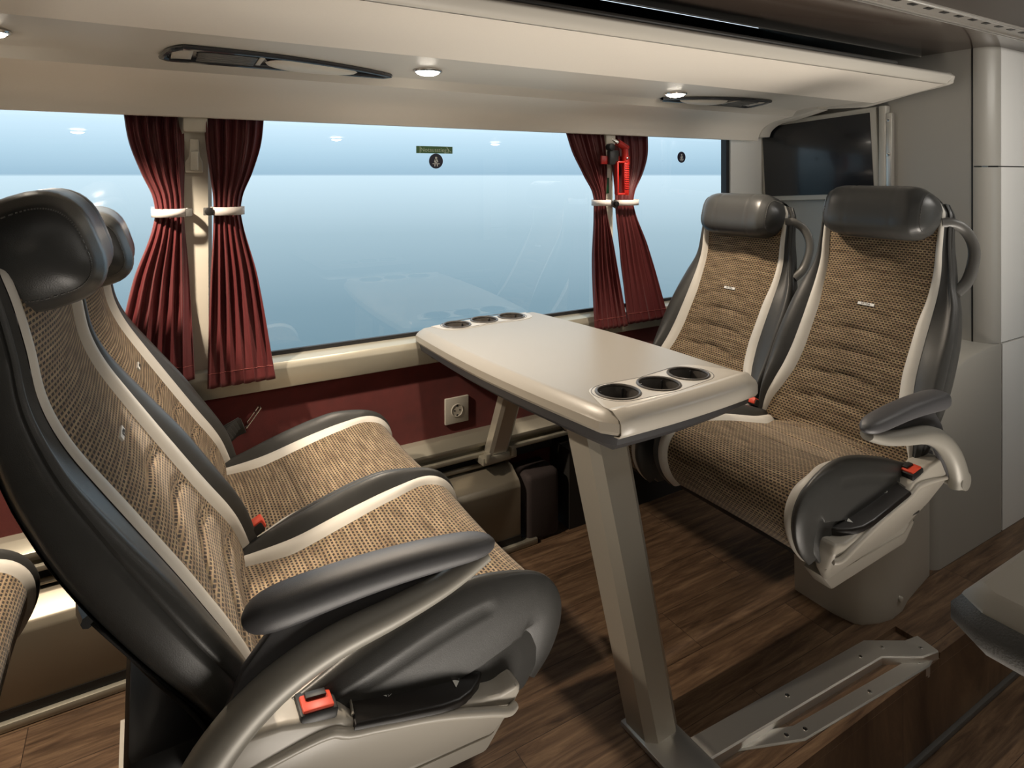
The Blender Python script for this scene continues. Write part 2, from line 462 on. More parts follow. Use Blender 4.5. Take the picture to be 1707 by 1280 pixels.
    for ring, sg in ((vs[0], -1), (vs[-1], 1)):
        cen = sum((v.co for v in ring), Vector())/NR
        inner = []
        for v in ring:
            q = cen+(v.co-cen)*.62; q.y += sg*.010; inner.append(g.bm.verts.new(q))
        for k in range(NR):
            g.bm.faces.new((ring[k], ring[(k+1) % NR], inner[(k+1) % NR], inner[k]))
        cv = g.bm.verts.new(cen+Vector((0, sg*.013, 0)))
        for k in range(NR): g.bm.faces.new((inner[k], inner[(k+1) % NR], cv))
    hr = g.obj('headrest', M['headleather'], root, angle=60)
    # stitching on headrest ends
    for sg in (-1, 1):
        g = G()
        for rr in (.86, 1.0):
            pass
        idx = int((NS-1)*(.5+.5*sg*.93)); ring = secs[idx]
        cen = sum(ring, Vector())/NR
        pts = [cen+(p-cen)*1.004 for p in ring]+[cen+(ring[0]-cen)*1.004]
        L = []
        for a, b in zip(pts[:-1], pts[1:]):
            for q in range(3):
                L.append((a+(b-a)*(q/3+.05), a+(b-a)*(q/3+.24)))
        for a, b in L:
            g.tube([a, (a+b)/2, b], .0011, 5)
        g.obj('stitching', M['shell'], hr)
    # woven tag
    g = G()
    th = .405; tw = .024
    nrm = lambda w: nf(th, w)+.0025
    q = [P(th-.0042, -tw, nrm(-tw)), P(th-.0042, tw, nrm(tw)), P(th+.0042, tw, nrm(tw)), P(th+.0042, -tw, nrm(-tw))]
    N = Vector((fr(th)[2], 0, fr(th)[3]))
    for a in ((0,),):
        top = [p+N*.0012 for p in q]; b0 = [p-N*.003 for p in q]
        g.loft([b0, top])
    tg = g.obj('woven_tag', M['white'], root)
    # lettering on the tag
    up = Vector((-N.z*sx, 0, N.x)); nn_ = Vector((N.x*sx, 0, N.z)); rt = up.cross(nn_)
    rot = Matrix((rt, up, nn_)).transposed()
    pos = P(th, 0, nf(th, 0)+.0048); pos.x *= sx
    text_obj('tag_lettering', 'SETRA', .0075, M['black'], tg, pos, rot, .0003, 1.35)
    # grab handle at the aisle shoulder
    if sx < 0:
      g = G()
      ctl = [P(.675, -.160, -.01), P(.680, -.180, -.030), P(.665, -.200, -.060), P(.625, -.216, -.076), P(.575, -.220, -.076), P(.525, -.214, -.062), P(.490, -.200, -.040)]
      pth = catmull(ctl, 5)
      g.tube(pth, [.0115]*len(pth), 12, flat=1.35, up=(1, 0, 0))
      g.obj('grab_handle', M['shell'], root)
    # --- cushion
    cpath = catmull([(-.045, .528, 0), (.03, .520, 0), (.12, .522, 0), (.22, .535, 0), (.32, .552, 0), (.40, .556, 0), (.452, .543, 0), (.480, .512, 0), (.484, .472, 0), (.468, .430, 0), (.440, .398, 0)], 8)
    cl = [0]
    for a, b in zip(cpath[:-1], cpath[1:]): cl.append(cl[-1]+(b-a).length)
    LC = cl[-1]
    def cfr(h):
        h = min(max(h, 0), LC-1e-6); i = 0
        while cl[i+1] < h: i += 1
        t = (h-cl[i])/(cl[i+1]-cl[i]); p = cpath[i].lerp(cpath[i+1], t)
        def tan(k):
            a = cpath[min(k+1, len(cpath)-1)]-cpath[max(k-1, 0)]; return a.normalized()
        T = tan(i).lerp(tan(i+1), t).normalized()
        return (p.x, p.y, -T.y, T.x)
    cW = interp([(0, .205), (.06, .222), (.25, .228), (.42, .227), (.52, .224), (LC, .216)])
    cFo = interp([(0, .204), (.05, .206), (.10, .198), (.20, .178), (.30, .178), (.40, .186), (.50, .205), (LC, .203)])
    cFi = interp([(0, .200), (.05, .190), (.10, .174), (.18, .144), (.28, .146), (.38, .158), (.47, .180), (LC, .178)])
    cnc = lambda h: 0.
    ccup = interp([(0, -.034), (.08, -.024), (.2, -.004), (.32, .006), (.45, .006), (LC, .002)])
    cb = interp([(0, .002), (.08, .012), (.22, .026), (.36, .028), (.46, .014), (.54, .006), (LC, .002)])
    cD = interp([(0, .07), (.35, .09), (.48, .075), (.56, .06), (LC, .05)])
    cr = [(.10, .012, .005, .007), (.20, .016, .005, .007), (.30, .012, .0035, .006)]
    CP, cnf = upholstery(cfr, LC, 70, cW, cFi, cFo, cnc, ccup, cb, cD, cr, False, root, 'cushion', side_seam=.40, flush=True)
    for sg in (-1, 1):
        g = G(); g.prism([(.05, .495), (.30, .524), (.42, .520), (.460, .482), (.452, .420), (.425, .385), (.0, .385)], XZ, sg*.2125-.012, sg*.2125+.0115, .008); g.obj('cushion_flank', M['leather'], root)
    g = G(); g.box((.20, 0, .405), (.46, .40, .06), bev=.012); g.obj('seat_pan', M['black'], root)
    g = G(); g.box((.02, 0, .36), (.16, .36, .09), bev=.01); g.box((-.10, 0, .455), (.10, .38, .10), bev=.02); g.obj('recline_frame', M['black'], root)
    # buckle between the seats
    g = G(); y0 = .232 if aisle else -.232
    if aisle:
        rot = Matrix.Rotation(math.radians(-28), 3, 'Y')
        g.box((.060, y0, .535), (.05, .034, .022), rot, .005); bk = g.obj('buckle', M['black'], root)
        g = G(); g.box((.073, y0, .5455), (.024, .028, .020), rot, .003); g.obj('release_button', M['red'], bk)
        g = G(); g.tube([(-.01, y0, .47), (.01, y0, .50), (.042, y0, .526)], .010, 8, flat=1.6); g.obj('buckle_stalk', M['black'], bk)
    if window_belt:
        g = G()
        pth = catmull([(-.03, .215, .50), (.015, .235, .545), (.06, .24, .585), (.09, .235, .598)], 6)
        g.tube(pth, .0045, 8, flat=5., up=(0, 1, 0))
        for k in range(5):
            g.box((.035+.006*k, .222+.004*k, .570+.007*k), (.052, .004, .028), Matrix.Rotation(math.radians(-35+3*k), 3, 'Y'), .001)
        sb = g.obj('seat_belt', M['belt'], root)
        g = G()
        rot = Matrix.Rotation(math.radians(-52), 3, 'Y')
        for a, b, c, d in ((0, .013, .058, .005), (0, -.013, .058, .005), (.027, 0, .006, .03), (-.027, 0, .010, .03), (.010, 0, .004, .03)):
            v = rot @ Vector((a, b, 0)); g.box(Vector((.115, .236, .618))+v, (c, d, .003), rot, .001)
        g.obj('belt_tongue', M['chrome'], sb)
    if aisle:
        # side cover
        prof = [(.422, .386), (.418, .372), (.395, .338), (.06, .345), (-.035, .40), (-.085, .462), (-.075, .495), (-.03, .534), (.03, .528), (.112, .504), (.128, .486), (.355, .443), (.385, .438), (.408, .446), (.424, .446), (.430, .425)]
        if sx > 0: prof = [(x-.028*max(0, (x-.15)/.27), z-.012*max(0, (x-.15)/.27)) for x, z in prof]
        g = G(); g.prism(prof, XZ, -.258, -.205, .009, 3)
        for v in g.bm.verts:
            if v.co.y < -.235: v.co.y += .42*max(0, (.478-.13*v.co.x)-v.co.z)
        # swept shoulder line
        sh = catmull([(-.07, -0.253, .474), (.02, -0.256, .486), (.09, -0.258, .490), (.13, -0.258, .474), (.26, -0.258, .448), (.36, -0.258, .420), (.40, -0.256, .406), (.42, -0.248, .405)], 5)
        if sx > 0: sh = [Vector((q.x-.028*max(0, (q.x-.15)/.27), q.y, q.z-.012*max(0, (q.x-.15)/.27))) for q in sh]
        g.tube(sh, [.004]+[.0075]*(len(sh)-2)+[.004], 10)
        cov = g.obj('side_cover', M['champagne'], root); tag(cov, 'champagne plastic side cover')
        g = G(); g.prism([(.40, .345), (.36, .300), (.05, .315), (.0, .36), (.2, .40)], XZ, -.212, -.16, .008, 2); g.obj('lower_cover', M['champagne'], root)
        # control panel with arrows
        g = G()
        a = Vector((.126, 0, .492)); b = Vector((.388, 0, .448) if sx < 0 else (.345, 0, .440)); dirv = (b-a).normalized(); upv = Vector((-dirv.z, 0, dirv.x))
        def pan(s, y, u): p = a+dirv*s+upv*u; return (p.x, y, p.z)
        Lp = (b-a).length
        utop = lambda y: .0125+(y+.214)*.30
        plan = [(0, -.213), (0, -.2625), (Lp*.60, -.2635), (Lp*.74, -.260), (Lp*.85, -.251), (Lp*.94, -.237), (Lp, -.220), (Lp, -.213)]
        bmk = bmesh.new()
        top_ = [bmk.verts.new(pan(s_, y_, utop(y_))) for s_, y_ in plan]; bot_ = [bmk.verts.new(pan(s_, y_, -.012 if y_ < -.24 else -.02)) for s_, y_ in plan]
        bmk.faces.new(top_); bmk.faces.new(bot_[::-1])
        for q in range(len(plan)): bmk.faces.new((top_[q], bot_[q], bot_[(q+1) % len(plan)], top_[(q+1) % len(plan)]))
        bmesh.ops.recalc_face_normals(bmk, faces=bmk.faces)
        bmesh.ops.bevel(bmk, geom=[e for e in bmk.edges if all(v in top_ for v in e.verts) and not all(abs(v.co.y+.213) < .001 for v in e.verts)], offset=.005, segments=3, affect='EDGES', profile=.5)
        g.add_bm(bmk); pn = g.obj('control_panel', M['blackgloss'], cov, angle=30)
        g = G(); g.tube([pan(-.001, -.250, utop(-.250)), pan(0, -.2145, .0135), pan(.1, -.2135, .0142), pan(Lp-.006, -.2135, .0142), pan(Lp+.001, -.218, .010), pan(Lp+.001, -.222, -.010)], .0022, 8); g.obj('chrome_edge', M['armmetal'], pn)
        def arrow(cs, yo, ang):
            g = G()
            def tri(pts, fill):
                ps = []
                for (s, y) in pts:
                    c_, s_ = math.cos(ang), math.sin(ang)
                    ss = cs+s*c_-y*s_; yy = yo+s*s_+y*c_
                    uu = utop(yy)+.0011
                    ps.append(Vector(pan(ss, yy, uu)))
                if fill: g.poly(ps)
                else: g.tube(ps+[ps[0]], .00045, 5)
            tri([(-.0125, 0), (-.0012, .006), (-.0012, -.006)], True)
            tri([(.0125, 0), (.0012, .006), (.0012, -.006)], False)
            g.obj('arrow_symbol', M['white'], pn, fix=False)
        arrow(.055, -.2305, 0.); arrow(Lp-.055, -.2305, 1.25)
        # buckle in the cover
        rot = Matrix.Rotation(math.radians(8), 3, 'Y')
        g = G(); g.box((.078, -.2330, .5150), (.052, .046, .016), rot, .004); bk = g.obj('cover_buckle', M['black'], cov)
        g = G(); g.box((.078, -.2380, .5225), (.042, .030, .008), rot, .002); g.obj('release_button', M['red'], bk)
        g = G(); g.box((.078, -.2300, .5275), (.028, .012, .006), rot, .001); g.obj('belt_slot', M['black'], bk)
        # pedestal
        g = G(); secs = []; bk_ = -.40 if sx < 0 else -.16
        for z, k in ((0., .0), (.012, .004), (.10, .006), (.22, .016), (.335, .03)):
            pts = [(.022+k, .12), (.022+k, .0), (.010+k, -.052-k), (-.004, -.068-k), (-.05, -.088-k), (-.10, -.098-k), (-.16, -.094-k), (-.22 if sx < 0 else -.165, -.078-k), (bk_, -.05), (bk_, .12)]
            secs.append([(x, y, z) for x, y in pts])
        g.loft(secs); ped = g.obj('pedestal', M['champagne'], root, angle=40)
        g = G(); g.cyl((-.13, -.103, .05), (0, 1, 0), .008, .012, 12, .002); g.obj('cover_plug', M['champagne'], ped)
        # armrest
        ay = -.270
        pth = catmull([(-.087, ay, .455), (-.080, ay, .492), (-.045, ay, .546), (.015, ay-.002, .594), (.09, ay-.004, .622), (.18, ay-.004, .635), (.26, ay-.002, .649), (.325, ay, .670)], 5)
        n = len(pth)
        rad = [.033-.021*(i/(n-1))**1.1 for i in range(n)]
        g = G(); g.tube(pth, rad, 14, flat=[.62+.7*(i/(n-1)) for i in range(n)])
        g.cyl((-.088, ay+.008, .47), (0, 1, 0), .024, .055, 20, .004)
        arm = g.obj('armrest', M['armmetal'], root)
        g = G(); secs = []
        for i in range(25):
            t = .5-.5*math.cos(PI*i/24); x = -.022+.362*t; z = .690+.010*math.sin(PI*t)-.006*t
            hw = .031*max(.02, 1-abs(2*t-1)**7)**.5*(1-.18*t); ht = (.025-.008*t)*max(.02, 1-abs(2*t-1)**9)**.5
            r = []
            for k in range(20):
                a = 2*PI*k/20; c, s_ = math.cos(a), math.sin(a)
                r.append((x, ay+hw*math.copysign(abs(c)**.75, c), z+ht*math.copysign(abs(s_)**.75, s_)*(1. if s_ > 0 else .95)))
            secs.append(r)
        g.loft(secs); g.obj('arm_pad', M['armgrey'], arm)
        g = G(); g.prism([(.30, .664), (.03, .676), (-.02, .62), (-.075, .50), (-.06, .47), (.0, .56), (.10, .612)], XZ, ay+.006, ay+.022, .004); g.obj('arm_web', M['armgrey'], arm)
        # dark inner hinge web
    SX = 1.0
    return root

XL, XR = .13, 1.72
YLA, YLB, YRA, YRB = 1.12, 1.610, 1.072, 1.575
make_seat('aisle seat nearest the camera, with armrest and side control panel, facing right', 1, True, 28, (XL, YLA, 0), head_h=.03)
make_seat('left seat beside the window, behind the nearest aisle seat, under the tied red curtains', 1, False, 28, (XL+.02, YLB, -.03), window_belt=True, head_h=.01)
make_seat('right-hand aisle seat facing left, with raised grab handle, armrest and white pedestal', -1, True, 25, (XR, YRA, 0), head_h=.006)
make_seat('right-hand window seat facing left, in front of the television, partly behind the table', -1, False, 25, (XR, YRB, -.03))
s = make_seat('seat of the next row behind, only its cushion edge showing at the left picture edge', 1, False, 28, (XL-.80, 1.27, -.02), detail=False)

# ------------------------------------------------------------------ table
def inset(poly, d):
    n = len(poly); out = []
    for i in range(n):
        p0 = Vector(poly[i-1]); p1 = Vector(poly[i]); p2 = Vector(poly[(i+1) % n])
        e1 = (p1-p0).normalized(); e2 = (p2-p1).normalized()
        n1 = Vector((-e1.y, e1.x)); n2 = Vector((-e2.y, e2.x)); b = (n1+n2); b.normalize()
        k = d/max(.35, b.dot(n1)); out.append(tuple(p1+b*k))
    return out
def slab(g, poly, layers, zf=lambda x, y: 0.):
    secs = []
    for d, z in layers:
        secs.append([(x, y, z+zf(x, y)) for x, y in inset(poly, d)])
    g.loft(secs)

def table_outline(x0, x1, y0, y1, bulge_l, bulge_r, near, far):
    """counter-clockwise, y0 = aisle end"""
    pts = []
    cx = (x0+x1)/2
    for k in range(9):
        t = k/8; pts.append((x0+.022+(x1-x0-.044)*t, y0-near*math.sin(PI*t)))
    for k in range(15):
        t = k/14; pts.append((x1+bulge_r*math.sin(PI*t), y0+.035+(y1-y0-.06)*t))
    for k in range(9):
        t = k/8; pts.append((x1-.02-(x1-x0-.04)*t, y1+far*math.sin(PI*t)))
    for k in range(15):
        t = k/14; pts.append((x0-bulge_l*math.sin(PI*t), y1-.025-(y1-y0-.06)*t))
    return pts

def shear_table(pts, dx):
    ys = [p[1] for p in pts]; a, b = min(ys), max(ys)
    return [(x+dx*(y-a)/(b-a), y) for x, y in pts]

def build_table(label, loc, sgn, with_far=True):
    """local: origin on the floor below the aisle end; +y towards its window (sgn mirrors y)"""
    t = thing('folding_table', label, 'table', loc, None)
    W2 = .247; LY = .95
    out = table_outline(-W2, W2, 0, LY, .022, .022, .012, .012)
    ZT = .762
    zf = lambda x, y: -.012*max(0, min(1, y/LY))
    f = lambda pts: [(x, y*sgn) for x, y in pts]
    O = f(out) if sgn > 0 else f(out)[::-1]
    zz = lambda x, y: zf(x, y*sgn)
    g = G(); slab(g, O, [(.030, ZT-.050), (.006, ZT-.046), (.0, ZT-.038), (.0, ZT-.020), (.004, ZT-.014), (.022, ZT-.002), (.028, ZT), (.034, ZT)], zz)
    top = g.obj('tabletop', M['table'], t, angle=25)
    cups = [(-.145, .082), (-.035, .072), (.075, .082)] if True else []
    near_c = [(-.135, .098, .049), (-.018, .086, .049), (.098, .098, .049)]
    far_c = [(-.112, .895, .045), (.0, .905, .045), (.108, .900, .045)]
    cutters = []
    for (x, y, r) in near_c+far_c:
        c = G(); c.cyl((x, y*sgn, ZT), (0, 0, 1), r*.97, .09, 40); cutters.append(c.obj('cut', M['black'], t))
    # pale aisle-end insert (wraps over the aisle edge)
    def ins(y_edge, inner, cx):
        p = []
        return p
    bpy.context.view_layer.update()
    cut(top, cutters)
    top.data.set_sharp_from_angle(angle=math.radians(25)); top.data.materials.clear(); top.data.materials.append(M['table'])
    def insert(poly, zoff, mat, nm, cl, layers):
        Q = f(poly) if sgn > 0 else f(poly)[::-1]
        g = G(); slab(g, Q, layers, zz); o = g.obj(nm, mat, top, angle=30)
        cs = []
        for (x, y, r) in cl:
            c = G(); c.cyl((x, y*sgn, ZT), (0, 0, 1), r*.97, .09, 40); cs.append(c.obj('cut', M['black'], t))
        bpy.context.view_layer.update(); cut(o, cs); o.data.set_sharp_from_angle(angle=math.radians(30)); o.data.materials.clear(); o.data.materials.append(mat)
        return o
    def curve_insert(y_c, depth, hw):
        a = [(-hw, y_c-depth), (hw, y_c-depth)]
        arc = []
        for k in range(13):
            u = 1-2*k/12; arc.append((hw*.98*u if abs(u) < 1 else hw*u, y_c+depth*(1-abs(u)**3.2)*.9+0.002))
        return a+arc
    # near: shape reaching the aisle edge, wider at the edge
    nearp = []
    for k in range(9):
        u = -1+2*k/8; nearp.append((.222*u, .030-.010*(1-u*u)))
    for q in catmull([(.218, .05, 0), (.195, .10, 0), (.170, .142, 0), (.13, .160, 0), (.0, .150, 0), (-.12, .160, 0), (-.175, .150, 0), (-.200, .105, 0), (-.222, .05, 0)], 5):
        nearp.append((q.x, q.y))
    pale = insert(nearp, 0, M['tablepale'], 'cup_tray', near_c, [(.004, ZT-.006), (0, ZT), (.0, ZT+.0012), (.003, ZT+.0022)])
    # the tray's front lip over the aisle edge
    g = G()
    rows = []
    for k in range(11):
        u = -1+2*k/10; x = .224*u; y = -.012*math.sin(PI*(k*.8+1)/10)
        cs = [(y+.034, ZT+.0018), (y+.024, ZT+.0010), (y+.002, ZT-.012), (y-.0025, ZT-.020), (y-.0025, ZT-.040), (y+.004, ZT-.049), (y+.02, ZT-.051)]
        rows.append([(x, a*sgn, b) for a, b in cs])
    g.grid(rows); g.obj('front_lip', M['tablepale'], top, solid=.002)
    farp = [(-.20, .935), (-.185, .965-.03), (.185, .935)]
    farp = []
    for q in catmull([(-.19, .93, 0), (-.172, .862, 0), (-.12, .838, 0), (0, .846, 0), (.12, .838, 0), (.172, .862, 0), (.19, .93, 0)], 5): farp.append((q.x, q.y))
    farp2 = farp[:]
    for k in range(1, 6): farp2.append((.19-.38*k/6, .932+.01*math.sin(PI*k/6)))
    insert(farp2, 0, M['tablepale'], 'cup_tray', far_c, [(.004, ZT-.006), (0, ZT), (.0, ZT+.001), (.003, ZT+.0018)])
    for cl, rr_ in ((near_c, .060), (far_c, .054)):
        (xa, ya, _), (xb, yb, _), (xc, yc, _) = cl; lp = []
        for k in range(13): a = PI/2+PI*k/12; lp.append((xa+rr_*math.cos(a), ya+rr_*math.sin(a)))
        lp.append((xb, yb-rr_))
        for k in range(13): a = -PI/2+PI*k/12; lp.append((xc+rr_*math.cos(a), yc+rr_*math.sin(a)))
        lp.append((xb, yb+rr_)); lp.append(lp[0])
        g = G(); g.tube([(x, y*sgn, ZT+.0018+zf(x, y)) for x, y in lp], .0011, 6, cap=False); g.obj('tray_seam', M['ring'], pale if cl is near_c else top)
    for cl in (near_c, far_c):
        for (x, y, r) in cl:
            zc = ZT+.0025+zf(x, y)
            g = G(); g.ring((x, y*sgn, zc), (0, 0, 1), r*1.0, .0036, 40, 8)
            rows = []
            for k in range(41):
                a = 2*PI*k/40
                rows.append([(x+rr*math.cos(a), y*sgn+rr*math.sin(a), zc+z) for rr, z in ((r, 0), (r*.965, -.004), (r*.92, -.044), (.0, -.044))])
            g.grid(rows); o = g.obj('cup_holder', M['ring'], top)
            for q in range(4):
                g = G(); a = q*PI/2+.6; g.box((x+r*.88*math.cos(a), y*sgn+r*.88*math.sin(a), zc-.022), (.008, .004, .034), Matrix.Rotation(a, 3, 'Z'), .001); g.obj('grip_rib', M['black'], o)
    # dark underside tray
    g = G(); slab(g, O, [(.085, ZT-.099), (.052, ZT-.096), (.016, ZT-.070), (.010, ZT-.045)], zz)
    g.obj('underside', M['tabledark'], t, angle=30)
    return t, top, zf
XT = .845
tb, tabletop, zf = build_table('long champagne table between the facing seats, six cup holders, steel leg', (1.062, 1.0, 0), 1)
tb.rotation_euler = (0, 0, .052)
# leg: leaning towards the window, foot at the aisle
lx = -.064
secs = []
foot_y, top_y = .055, .268
def leg_sec(y, z, k):
    hw = .052*k; hd = .040*k; c = .018
    pts = [(-hw, hd), (-hw, -hd+c), (-hw+c*1.2, -hd), (hw-c*1.2, -hd), (hw, -hd+c), (hw, hd)]
    return [(lx+px, y+py, z) for px, py in pts]
g = G(); g.loft([leg_sec(foot_y, .010, .95), leg_sec(top_y, .688, 1.24)])
leg = g.obj('leg', M['steel'], tb, angle=20)
g = G(); g.prism([(lx-.056, foot_y+.052), (lx-.062, -.14), (lx+.040, -.14), (lx+.046, foot_y+.02), (lx+.046, foot_y+.052)], XY, 0.0, .012, .003); g.obj('foot_plate', M['alu'], leg)
# wall strut
g = G()
def st(y, z): return [(.02+px, y+py, z) for px, py in ((-.038, .02), (-.038, -.012), (-.026, -.02), (.026, -.02), (.038, -.012), (.038, .02))]
g.loft([st(.862, .305), st(.70, .69)]); stt = g.obj('wall_strut', M['steel'], tb, angle=20)
g = G(); g.box((.02, .862, .300), (.135, .06, .026), bev=.004); g.box((-.03, .835, .312), (.02, .02, .03), bev=.003); g.box((.07, .835, .312), (.02, .02, .03), bev=.003); g.obj('strut_bracket', M['sill'], stt)

# opposite table (foreground right): mirrored, its aisle end faces us
t2 = thing('folding_table', 'dark-rimmed table corner across the aisle, in the lower right foreground', 'table', (.87+.27, .40, -.0))
o2 = []
for p in table_outline(-.270, .270, 0, .94, .0, .0, .0, .01): o2.append((p[0], -p[1]))
o2 = o2[::-1]
g = G(); slab(g, o2, [(.05, .655), (.012, .668), (-.004, .685), (-.004, .706), (.008, .722)], lambda x, y: 0); rim2 = g.obj('table_rim', M['rimdark'], t2, angle=50)
g = G(); slab(g, o2, [(.006, .720), (.008, .724), (.020, .738), (.026, .741), (.03, .741)], lambda x, y: 0); top2 = g.obj('tabletop', M['table'], t2, angle=25)
for (x, y) in ((.02, -.10), (.14, -.09), (-.10, -.09)):
    g = G(); g.ring((x, y, .742), (0, 0, 1), .05, .004, 40, 8); rows = []
    for k in range(41):
        a = 2*PI*k/40; rows.append([(x+rr*math.cos(a), y+rr*math.sin(a), .7425) for rr in (.05, .0)])
    g.grid(rows); g.obj('cup_holder', M['ring'], top2)
g = G(); g.box((0, -.12, .21), (.09, .07, .88), bev=.008); g.obj('leg', M['steel'], t2)

# ------------------------------------------------------------------ shell of the coach
YG = 1.97; XA, XB = -1.6, 2.54; AF = -.23
g = G(); g.box(((XA+3.6)/2, 1.4775, -.02), (3.6-XA, 1.045, .04)); struct(g.obj('floor', M['wood'], None))
g = G(); g.box(((XA+1.04)/2, .8985, -.02), (1.04-XA, .113, .04)); struct(g.obj('floor', M['wood'], None))
g = G(); g.box((2.70, .8985, -.02), (1.80, .113, .04)); struct(g.obj('floor', M['wood'], None))
g = G(); g.box((1.0, -.02, AF-.02), (5.2, 1.72, .04)); struct(g.obj('floor', M['wood'], None))
# step riser
g = G(); g.box((1.0, .848, -.131), (5.2, .013, .194)); struct(g.obj('trim_1', M['wood'], None))
g = G(); g.box((1.0, .836, AF+.008), (5.2, .012, .016), bev=.003); struct(g.obj('trim_2', M['shell'], None))
# infill step between the two nosings
g = G(); g.box((1.42, .898, -.024), (.758, .112, .02)); struct(g.obj('trim_3', M['wood'], None))

def nosing(name, path, w, z0, z1, label):
    """flat bar along a horizontal polyline with a rounded front edge"""
    g = G(); P = [Vector((x, y)) for x, y in path]; rows = []
    for i, p in enumerate(P):
        d1 = (P[i]-P[i-1]).normalized() if i else (P[1]-P[0]).normalized()
        d2 = (P[i+1]-P[i]).normalized() if i < len(P)-1 else d1
        nn = Vector((-(d1+d2).y, (d1+d2).x)); nn.normalize(); k = 1/max(.5, nn.dot(Vector((-d1.y, d1.x))))
        c = [(0, z0), (0, z1-.003), (.003, z1), (w, z1), (w, z0)]
        rows.append([(p.x+nn.x*k*o, p.y+nn.y*k*o, z) for o, z in c])
    vs = g.grid(rows, close=True); g.bm.faces.new(vs[0]); g.bm.faces.new(vs[-1][::-1])
    o = g.obj(name, M['nose'], None, angle=25); tag(o, label, 'step trim')
    return o
n1 = nosing('step_trim', [(1.035, .935), (1.647, .907), (1.737, .853), (1.795, .843)], .058, -.014, .006, 'brushed metal step edging along the floor, starting at the table foot')
n2 = nosing('step_trim', [(1.115, .935), (1.276, .872), (1.745, .841), (1.80, .852)], .036, -.040, -.010, 'lower brushed metal step edging, nearest the aisle, bent at its left end')
def screws(parent, pts, z):
    for x, y in pts:
        g = G(); g.cyl((x, y, z+.0008), (0, 0, 1), .0052, .0016, 16, .0004); s_ = g.obj('screw', M['chrome'], parent)
        g = G(); g.cyl((x, y, z+.0017), (0, 0, 1), .0022, .0005, 6); g.obj('screw_socket', M['black'], s_)
screws(n1, [(1.33, .955), (1.60, .935), (1.68, .925), (1.765, .872)], .006)
screws(n2, [(1.15, .938), (1.25, .900), (1.30, .888), (1.53, .872), (1.73, .859)], -.010)

# window-side lower wall
g = G(); g.box((.6, 1.955, .33), (4.4, .05, .62)); struct(g.obj('wall_window', M['carpet'], None))
g = G(); g.prism([(1.905, .632), (1.905, .688), (1.915, .706), (1.955, .716), (1.985, .716), (1.985, .632)], YZ, XA, XB, .003); struct(g.obj('trim_4', M['sill'], None, angle=25))
g = G(); g.box((.6, 1.962, .722), (4.4, .012, .012)); struct(g.obj('trim_5', M['rubber'], None))
# seat rail
g = G(); g.prism([(1.86, .305), (1.86, .318), (1.885, .322), (1.885, .336), (1.865, .340), (1.865, .352), (1.905, .372), (1.935, .376), (1.935, .305)], YZ, XA, 2.2, .0015); struct(g.obj('trim_6', M['sill'], None, angle=25))
g = G(); g.box((.6, 1.92, .285), (4.4, .02, .06)); struct(g.obj('trim_7', M['darkblue'], None))
# convector heater along the foot of the wall
ht = thing('convector_heater', 'long metal heater casing low along the window wall under the seats', 'heater', (0, 0, 0))
g = G(); g.prism([(1.80, .03), (1.80, .205), (1.81, .222), (1.86, .255), (1.93, .262), (1.93, .03)], YZ, XA, 1.10, .004); hc_ = g.obj('casing', M['duct'], ht, angle=30)
g = G(); g.tube([(XA, 1.875, .272), (1.10, 1.875, .272)], .008, 10); g.obj('top_pipe', M['duct'], hc_)
g = G(); g.box(((XA+1.16)/2, 1.80, .010), (1.16-XA, .03, .020), bev=.005); g.obj('foot_profile', M['sill'], ht)
g = G(); g.box(((XA+1.10)/2, 1.808, .030), (1.10-XA, .02, .024)); g.obj('shadow_gap', M['black'], ht)
# dark storage box by the wall
g = G(); g.box((1.19, 1.86, .115), (.135, .13, .23), bev=.02, seg=3); tag(g.obj('floor_box', M['boxdark'], None), 'small dark carpeted box on the floor under the table by the window wall', 'box')
g = G(); g.box((1.85, 1.86, .14), (1.1, .12, .28)); struct(g.obj('wall_window', M['dark'], None))

# glazing: three panes between pillars, pillars behind the curtain pairs
def pane(name, x0, x1):
    g = G(); g.poly([(x0, YG, .715), (x1, YG, .715), (x1, YG, 1.50), (x0, YG, 1.50)])
    return struct(g.obj(name, M['glass'], None))
pane('window_1', XA, .112); pane('window_2', .112, 1.60); pane('window_3', 1.60, 2.285)
# pillars
def pillar(cx, w, nm):
    g = G(); rows = []
    for z in (.70, .9, 1.1, 1.3, 1.43):
        k = 1+.10*(1.2-z)
        rows.append([(cx+dx*w*k, y, z) for dx, y in ((-.5, 1.968), (-.5, 1.945), (-.38, 1.934), (.38, 1.934), (.5, 1.945), (.5, 1.968))])
    g.grid(rows); return struct(g.obj(nm, M['wallpale'], None, angle=30))
pillar(.128, .085, 'trim_8'); pillar(1.577, .078, 'trim_9')
g = G(); g.box((.127, 1.925, 1.392), (.062, .030, .05), bev=.008); struct(g.obj('trim_10', M['wallpale'], None))
g = G(); g.box((1.580, 1.925, 1.392), (.05, .030, .05), bev=.008); struct(g.obj('trim_11', M['wallpale'], None))
# right end post + black edge
g = G(); g.box((2.288, 1.962, 1.07), (.022, .03, .72)); struct(g.obj('trim_12', M['rubber'], None))
g = G(); g.box((2.42, 1.965, 1.06), (.245, .05, .74)); struct(g.obj('wall_window', M['post'], None))
g = G(); g.box((.6, 1.99, 1.72), (4.4, .03, .46)); struct(g.obj('wall_window', M['dark'], None))

